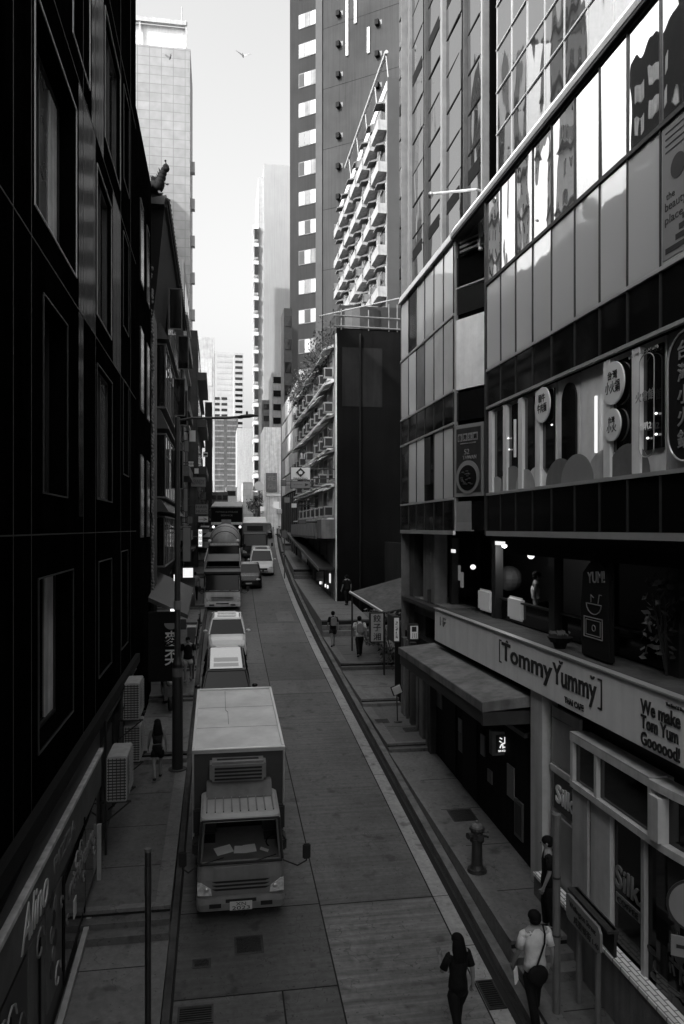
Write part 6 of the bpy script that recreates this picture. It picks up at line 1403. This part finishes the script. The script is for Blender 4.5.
# lamp post on the left footway
LX, LY, LZ = gr_x = (xY(177.5, 21.6), 21.6, lwz(21.6))
lp = thing('lamp_post', 'tall dark lamp post with a long arm reaching over the street', 'street lamp', (LX, LY, LZ))
zt3 = zP(417, LX, LY)
MB().cyl((LX, LY, LZ - .1), (LX, LY, LZ + 2.9), .15, .14, 16).cyl((LX, LY, LZ + 2.9), (LX, LY, LZ + 3.1), .14, .085, 16).build('base_column', 'dark_trim', lp)
MB().cyl((LX, LY, LZ + 3.1), (LX, LY, zt3), .085, .07, 12).build('pole', 'dark_paint', lp)
MB().tube([(LX, LY, zt3 - .1), (LX + .4, LY, zt3 - .02), (LX + 1.3, LY, zt3 + .0), (LX + 1.75, LY, zt3 + .05)], .035, 8).build('arm', 'dark_paint', lp)
MB().loft([[Vector((LX + 1.65 + t_ * .55, LY + r_ * math.cos(a) * 1.4, zt3 + .04 + .06 * t_ + r_ * .6 * math.sin(a))) for a in [2 * math.pi * i / 10 for i in range(10)]] for t_, r_ in ((0, .03), (.15, .08), (.6, .09), (1, .03))]).build('lamp_head', 'dark_trim', lp)
MB().cyl((LX + 1.9, LY, zt3 + .1), (LX + 1.9, LY, zt3 + .2), .03, n=8).build('photocell', 'dark_trim', lp)
for (z_, m_) in ((zP(605, LX, LY), 'sign_grey'), (zP(672, LX, LY), 'mid_paint')): MB().cyl((LX, LY, z_ - .12), (LX, LY, z_ + .12), .105 if m_ == 'sign_grey' else .145, n=14).build('sticker', m_, lp)
MB().cyl((LX, LY, LZ - .05), (LX, LY, LZ + .03), .25, n=16).build('footing', 'concrete_dark', lp)
# bare pole at the bottom left
x_ = xY(148, 9.6); tl = zP(850, x_, 9.6)
pp = thing('bare_pole', 'thin bare dark pole standing on the left footway at the bottom of the photo', 'pole', (x_, 9.6, lwz(9.6)))
MB().cyl((x_, 9.6, lwz(9.6)), (x_, 9.6, tl - .02), .038, n=10).build('shaft', 'steel_dark', pp); MB().cyl((x_, 9.6, tl - .02), (x_, 9.6, tl + .02), .045, n=10).build('cap', 'mid_paint', pp); MB().cyl((x_, 9.6, tl - .55), (x_, 9.6, tl - .2), .042, n=10).build('sleeve', 'dark_paint', pp)
box('base_plate', 'steel_dark', pp, x_ - .1, x_ + .1, 9.5, 9.7, lwz(9.6), lwz(9.6) + .02)
# bare pole on the right
x_ = xY(556.5, 11.3); z0_ = rwz(11.3); tl = zP(818, x_, 11.3)
pp = thing('bare_pole', 'tall grey capped pole in front of the poster of the corner shop', 'pole', (x_, 11.3, z0_))
MB().cyl((x_, 11.3, z0_), (x_, 11.3, tl), .06, n=12).build('shaft', 'mid_paint', pp); MB().cyl((x_, 11.3, tl), (x_, 11.3, tl + .06), .07, n=12).build('cap', 'mid_paint', pp)
for z_ in (1.2, 2.1): MB().cyl((x_, 11.3, z0_ + z_), (x_, 11.3, z0_ + z_ + .03), .066, n=12).build('clamp', 'steel_dark', pp)
# street name sign on two posts
ss = thing('street_name_sign', 'double street name sign board on two grey posts at the bottom right', 'sign', (5.4, 10.8, 1.3))
A = Vector((xY(566, 11.75), 11.75, 0)); Bv = Vector((xY(600, 10.55), 10.55, 0)); zc = (zP(898, A.x, A.y) + zP(950, Bv.x, Bv.y)) / 2
u_s = (Bv - A).normalized(); n_s = Vector((u_s.y, -u_s.x, 0)); n_s = n_s if n_s.x < 0 else -n_s; Ls = (Bv - A).length; cc = (A + Bv) / 2 + Vector((0, 0, zc))
hx_ = Ls / 2; pl_ = [(-hx_, -.17), (-hx_ + .08, -.2), (hx_ - .08, -.2), (hx_, -.13), (hx_, .13), (hx_ - .08, .2), (-hx_ + .08, .2), (-hx_, .17)]
MB().prism(pl_, cc, u_s, (0, 0, 1), -n_s * .04).build('panel', 'sign_grey', ss)
text('Wellington Street', 'sign_ink', ss, cc + n_s * .003 + Vector((0, 0, .07)), u_s, (0, 0, 1), width=Ls * .78, height=.12, bold=.01, ext=.003)
text('威靈頓街', 'sign_ink', ss, cc + n_s * .003 + Vector((0, 0, -.09)) , u_s, (0, 0, 1), width=Ls * .5, height=.13, bold=.01, ext=.003)
text('1-40', 'sign_ink', ss, cc + n_s * .003 + u_s * (Ls * .38) + Vector((0, 0, -.1)), u_s, (0, 0, 1), width=Ls * .16, height=.08, ext=.003)
MB().obox(cc - n_s * .16 + Vector((0, 0, .2)), u_s * (hx_ + .1), n_s * .09, (0, 0, .02)).build('hood', 'dark_paint', ss)
MB().obox(cc - n_s * .2 + Vector((0, 0, .02)), u_s * (hx_ + .08), n_s * .02, (0, 0, .2)).build('back_panel', 'dark_trim', ss)
for s in (-.55, .55): q = cc + u_s * (s * hx_) - n_s * .1; MB().cyl((q.x, q.y, 1.0), (q.x, q.y, q.z + .18), .045, n=10).build('post', 'mid_paint', ss)
# round traffic sign and plate at the right edge
rx_ = 5.35; ry_ = yX(683, rx_); rz_ = zP(905, rx_, ry_)
rs_ = thing('round_traffic_sign', 'round pale traffic sign with a small plate on a post at the right edge', 'sign', (rx_, ry_, 1.0))
n_r = Vector((-.55, -.83, 0)); u_r = Vector((.83, -.55, 0))
q = Vector((rx_ + .12, ry_ - .05, rz_)); MB().cyl(q, q + n_r * .02, .31, n=32).build('rim', 'dark_trim', rs_); MB().cyl(q + n_r * .021, q + n_r * .026, .28, n=32).build('disc', 'sign_grey', rs_)
text('BUS', 'mid_paint', rs_, q + n_r * .028, u_r, (0, 0, 1), width=.2, height=.08)
q2 = q + Vector((0, 0, -.5)); MB().obox(q2, u_r * .26, n_r * .01, (0, 0, .12)).build('plate', 'sign_grey', rs_); MB().obox(q2 + n_r * .012, u_r * .2, n_r * .003, (0, 0, .02)).build('arrow_bar', 'sign_ink', rs_)
MB().cyl((q.x - n_r.x * .06, q.y - n_r.y * .06, .8), (q.x - n_r.x * .06, q.y - n_r.y * .06, rz_ + .3), .04, n=10).build('post', 'mid_paint', rs_)
# fire hydrant
hx, hy_ = 5.45, 16.0; q = gr = None
hY = 15.0; hX = xY(477, hY); hz0 = rwz(hY)
fh = thing('fire_hydrant', 'dark squat fire hydrant standing on the right footway', 'hydrant', (hX, hY, hz0))
hb_ = MB().cyl((hX, hY, hz0), (hX, hY, hz0 + .07), .2, .19, 20).cyl((hX, hY, hz0 + .07), (hX, hY, hz0 + .14), .15, .12, 20).cyl((hX, hY, hz0 + .14), (hX, hY, hz0 + .62), .115, .105, 20).cyl((hX, hY, hz0 + .62), (hX, hY, hz0 + .68), .15, .15, 20).cyl((hX, hY, hz0 + .68), (hX, hY, hz0 + .86), .135, .125, 20).cyl((hX, hY, hz0 + .86), (hX, hY, hz0 + .9), .16, .15, 20)
hb_.build('barrel', 'dark_paint', fh); MB().ball((hX, hY, hz0 + .9), (.13, .13, .09), 16, 8).cyl((hX, hY, hz0 + .96), (hX, hY, hz0 + 1.03), .035, n=6).build('bonnet', 'mid_paint', fh)
for a in (200, 270, 340): d = Vector((math.cos(R(a)), math.sin(R(a)), 0)); c = Vector((hX, hY, hz0 + .76)); MB().cyl(c + d * .1, c + d * .2, .055, n=12).cyl(c + d * .2, c + d * .235, .07, n=8).build('outlet', 'dark_paint', fh)
# tilted notice at the shop pillar
ny = 24.4; tn = thing('notice_stand', 'small tilted white notice on a dark stand beside the shop pillar', 'notice', (xY(397, ny), ny, rwz(ny)))
nx = xY(397, ny); nz = zP(690, nx, ny); MB().obox((nx, ny, nz), (.13, 0, .05), (0, .03, .0), (-.05, -.02, .12)).build('sheet', 'sign_white', tn); MB().obox((nx, ny + .035, nz), (.16, 0, .06), (0, .004, .0), (-.06, -.02, .15)).build('frame', 'dark_trim', tn); MB().cyl((nx + .03, ny + .05, rwz(ny)), (nx, ny + .05, nz), .02, n=6).build('stem', 'dark_paint', tn)
MB().ball((nx + .05, ny + .05, rwz(ny) + .02), (.15, .12, .03), 10, 6).build('foot', 'dark_paint', tn)
# flood lamps under the canopy
for i, (px, py) in enumerate(((422, 667), (435, 677), (450, 686), (404, 655))):
    Y_ = (21.3, 19.9, 18.4, 23)[i]; c = Vector((xY(px, Y_), Y_, zP(py, xY(px, Y_), Y_))); t = thing('spot_lamp', ['second', 'third', 'nearest', 'farthest'][i] + ' small spot lamp in the row under the concrete canopy', 'lamp', tuple(c), 'spot lamps under the canopy')
    MB().cyl(c, c + Vector((.08, 0, .12)), .05, .03, 8).build('housing', 'dark_trim', t); MB().cyl(c + Vector((-.001, 0, -.002)), c + Vector((-.012, 0, -.014)), .05 if i == 0 else .03, n=10).build('lens', 'lamp_glow' if i == 0 else 'lit_dim', t)
# hanging direction signs on the right, hair salon signs on the left, round white sign
def hanging(name, label, px0, px1, py0, py1, Y, m_='sign_grey', lines=(), wall=None, dep=.15, cat='sign', ink='sign_ink'):
    xr_ = xY((px0 + px1) / 2, Y); t = thing(name, label, cat, (xr_, Y, zP(py1, xr_, Y))); x0, x1, z0, z1 = xY(px0, Y), xY(px1, Y), zP(py1, xr_, Y), zP(py0, xr_, Y)
    box('housing', 'dark_trim', t, x0, x1, Y, Y + dep, z0, z1); box('face', m_, t, x0 + .03, x1 - .03, Y - .012, Y - .001, z0 + .03, z1 - .03)
    for i, s_ in enumerate(lines):
        hh = (z1 - z0) / (len(lines) + .3); text(s_, ink, t, ((x0 + x1) / 2, Y - .015, z1 - hh * (i + .65)), (1, 0, 0), (0, 0, 1), width=(x1 - x0) * .8, height=hh * .6, ext=.004)
    if wall is not None:
        for z_ in (z0 + .1, z1 - .1): MB().cyl((x1 - .01 if wall > x1 else x0 + .01, Y + .07, z_), (wall, Y + .07, z_), .03, n=6).build('bracket', 'dark_paint', t)
    return t, x0, x1, z0, z1
t, x0, x1, z0, z1 = hanging('direction_sign', 'upper pale direction sign with a black diamond emblem on the right of the street', 290.5, 310.5, 467, 480, 44, 'sign_white', (), XD)
cx, cz = (x0 + x1) / 2, (z0 + z1) / 2 + .06; MB().prism([(0, .27), (.27, 0), (0, -.27), (-.27, 0)], (cx, 43.985, cz), (1, 0, 0), (0, 0, 1), (0, -.02, 0)).build('diamond', 'sign_ink', t)
MB().prism([(0, .12), (.12, .03), (.08, -.1), (-.08, -.1), (-.12, .03)], (cx, 43.963, cz), (1, 0, 0), (0, 0, 1), (0, -.01, 0)).build('diamond_core', 'sign_white', t)
text('PARKING', 'sign_ink', t, (cx, 43.98, z0 + .09), (1, 0, 0), (0, 0, 1), width=.8, height=.1)
t, x0, x1, z0, z1 = hanging('direction_sign', 'lower grey direction sign with an arrow under the diamond sign', 290.5, 310.5, 481, 488.5, 44, 'sign_grey', (), XD)
MB().prism([(-.1, .09), (.12, 0), (-.1, -.09)], (x1 - .22, 43.98, (z0 + z1) / 2), (1, 0, 0), (0, 0, 1), (0, -.01, 0)).build('arrow', 'sign_ink', t); text('←━━', 'sign_ink', t, ((x0 + x1) / 2 - .15, 43.98, (z0 + z1) / 2), (1, 0, 0), (0, 0, 1), width=.5, height=.06)
hanging('salon_sign', 'upper grey lettered sign jutting over the left footway', 190.5, 206, 477, 487, 60, 'sign_grey', ('KENNEDY',), -2.6)
hanging('salon_sign', 'grey sign lettered hair music over the left footway', 195, 208.5, 504, 514.5, 58, 'sign_grey', ('HAIR', 'MUSIC'), -2.6)
hanging('salon_sign', 'lower grey sign with a small arrow under the hair music sign', 198, 208.5, 516, 522.5, 58, 'sign_white', ('→',), -2.6)
hanging('shop_sign', 'small white two panel sign high on the left beyond the lamp post', 188, 194, 461, 467, 50, 'sign_white', ('中',), -2.6)
hanging('shop_sign', 'tall narrow white framed sign on the left beyond the lamp post', 183.5, 188, 488, 512, 47, 'sign_grey', (), -2.6, .3)
hanging('shop_sign', 'long pale upright sign panel right beside the lamp post', 182.5, 191, 527, 562, 38, 'sign_grey', (), -2.6)
hanging('lit_strip_sign', 'bright upright white strip sign over the left steps', 198, 202.5, 529, 547, 52, 'lit_sign', ('髮', '型', '屋'), -2.4)
hanging('shop_sign', 'tiny white sign with a black dot on the dark far left buildings', 203, 208, 452, 457, 78, 'sign_white', ('•',), -1.0)
hanging('shop_sign', 'small upright white box with a black side on the left above the salon signs', 189, 196, 430, 442, 54, 'sign_white', (), -2.6)
for a in ((184, 189, 440, 452, 49, 'sign_grey', 'stubby grey box sign just right of the lamp post arm joint'), (192, 198, 446, 450, 66, 'mid_paint', 'thin dark slat sign above the upper salon sign'), (199, 206, 492, 500, 70, 'sign_grey', 'small grey sign between the two salon signs and the tall truck'),
          (187, 193, 516, 524, 47, 'mid_paint', 'dark square sign beside the hair music sign'), (194, 199, 468, 474, 60, 'sign_white', 'tiny white sign right above the upper salon sign')):
    hanging('shop_sign', a[6], a[0], a[1], a[2], a[3], a[4], a[5], (), -2.6)
for a in ((284, 290, 497, 503, 60, 'sign_grey', 'small grey sign low on the dark columns at the right'), (291, 297, 503, 508, 52, 'sign_white', 'narrow white sign below the direction signs'), (281, 286, 480, 486, 72, 'mid_paint', 'dark sign left of the diamond direction sign'), (298, 306, 520, 524, 47, 'mid_paint', 'long dark board over the shops past the blank wall'), (277, 282, 509, 514, 80, 'sign_white', 'tiny white sign over the far right footway')):
    hanging('shop_sign', a[6], a[0], a[1], a[2], a[3], a[4], a[5], (), XD)
rsn = thing('round_street_sign', 'round white disc sign high on the right at the crossing', 'sign', (xY(259, 92), 92, 9)); x_ = xY(259, 92); z_ = zP(486, x_, 92)
MB().cyl((x_, 92, z_), (x_, 91.9, z_), .55, n=28).build('disc', 'sign_white', rsn); MB().cyl((x_ + .1, 92.1, 8.5), (x_ + .1, 92.1, z_), .05, n=6).build('post', 'dark_paint', rsn)
hanging('shop_sign', 'wide pale shop sign above the crossing on the right', 266, 281, 493, 496.5, 93, 'sign_white', ())
hanging('banner_sign', 'faint ornate banner on the pale slab beyond the panelled building', 266, 277, 473, 492, 95, 'mid_paint', ('花', '店'), ink='sign_grey')
for i, (px, py, s_) in enumerate(((262, 509, .5), (276, 505, .7), (279, 511, .6), (283, 524, .4))):
    x_ = xY(px, 96); z_ = zP(py, x_, 96); tag(MB().box(x_ - s_ / 2, x_ + s_ / 2, 95.6, 95.7, z_ - s_ * .6, z_ + s_ * .6).build('light_box', 'lit_far'), ['small lit panel under the round white sign', 'bright lit panel right of the round sign', 'second bright lit panel right of the round sign', 'low lit panel beside the waiting saloon'][i], 'sign')
# thin post beside the right steps far up
pt = thing('thin_post', 'thin post standing on the right footway beside the flight of steps', 'post', (5.1 + B(56), 56, zg(56))); x_ = xY(284.5, 56); MB().cyl((x_, 56, zg(56)), (x_, 56, zg(56) + 3.6), .04, n=8).build('shaft', 'mid_paint', pt); box('plate', 'mid_paint', pt, x_ - .2, x_ + .2, 55.95, 55.99, zg(56) + 3.0, zg(56) + 3.5)
# railing on the left kerb beside the parked row
for i, ya_ in enumerate((30.2, 33.4, 36.6)):
    t = thing('kerb_railing', ['nearest', 'middle', 'farthest'][i] + ' section of kerb railing beside the parked cars on the left', 'railing', (-.95, ya_, lwz(ya_)), 'kerb railings')
    fr = MB()
    for z_ in (.25, .95): fr.cyl((-.95 + B(ya_), ya_, lwz(ya_) + z_ - .1), (-.95 + B(ya_ + 2.9), ya_ + 2.9, lwz(ya_ + 2.9) + z_ - .1), .025, n=6)
    fr.build('rail', 'steel_dark', t)
    for k in range(3): yy = ya_ + k * 1.45; MB().cyl((-.95 + B(yy), yy, lwz(yy) - .1), (-.95 + B(yy), yy, lwz(yy) + .9), .03, n=6).build('post', 'steel_dark', t)
mb_ = thing('utility_cabinet', 'small grey utility cabinet at the left kerb beside the white car', 'cabinet', (-1.15, 34.9, lwz(34.9)))
box('cabinet', 'mid_paint', mb_, -1.35, -.98, 34.9, 35.3, lwz(35.0) - .1, lwz(34.9) + 1.0, bevel=.02); box('lid', 'white_dirty', mb_, -1.37, -.96, 34.88, 35.32, lwz(34.9) + 1.001, lwz(34.9) + 1.05)
# birds
def bird(label, px, py, Y, wing, lift, yaw):
    x_ = xY(px, Y); z_ = zP(py, x_, Y); t = thing('bird', label, 'bird', (x_, Y, z_), 'birds in the sky', local=True, rot=(R(60), 0, yaw))
    bd = MB().loft([[Vector((r_ * math.cos(a), y_, r_ * math.sin(a))) for a in [2 * math.pi * i / 10 for i in range(10)]] for y_, r_ in ((-.22, .01), (-.19, .035), (-.13, .045), (-.1, .04), (0, .075), (.12, .055), (.25, .02), (.36, .03))])
    bd.build('body', 'dark_paint', t, smooth=True)
    for s in (-1, 1):
        MB().hexa([(s * .04, -.1, .02), (s * .04, .1, .02), (s * wing * .5, .08, lift * .7), (s * wing * .5, -.12, lift * .7), (s * .04, -.1, .035), (s * .04, .1, .035), (s * wing * .5, .08, lift * .7 + .01), (s * wing * .5, -.12, lift * .7 + .01)]).hexa([(s * wing * .5, -.12, lift * .7), (s * wing * .5, .08, lift * .7), (s * wing, .1, lift), (s * wing, .04, lift), (s * wing * .5, -.12, lift * .7 + .01), (s * wing * .5, .08, lift * .7 + .01), (s * wing, .1, lift + .008), (s * wing, .04, lift + .008)]).build('wing', 'sign_grey', t)
bird('bird with spread wings flying in the open sky between the towers', 243, 56, 60, .62, .25, .2)
bird('bird flying in front of the pale tiled tower', 170, 58, 62, .5, .45, -.5)

# the lamps of the cafe: one small warm bulb over the seats by the glass
cl_ = bpy.data.lights.new('cafe_lamp_light', 'POINT'); cl_.energy = 9; cl_.shadow_soft_size = .15; co_ = bpy.data.objects.new('cafe_lamp_light', cl_); COL.objects.link(co_); co_.location = (6.95, 18.0, 8.2)
tag(MB().ball((6.95, 18.0, 8.36), (.07, .07, .05)).build('ceiling_lamp', 'lamp_glow'), 'ceiling lamp over the pale padded seats in the cafe', 'lamp')
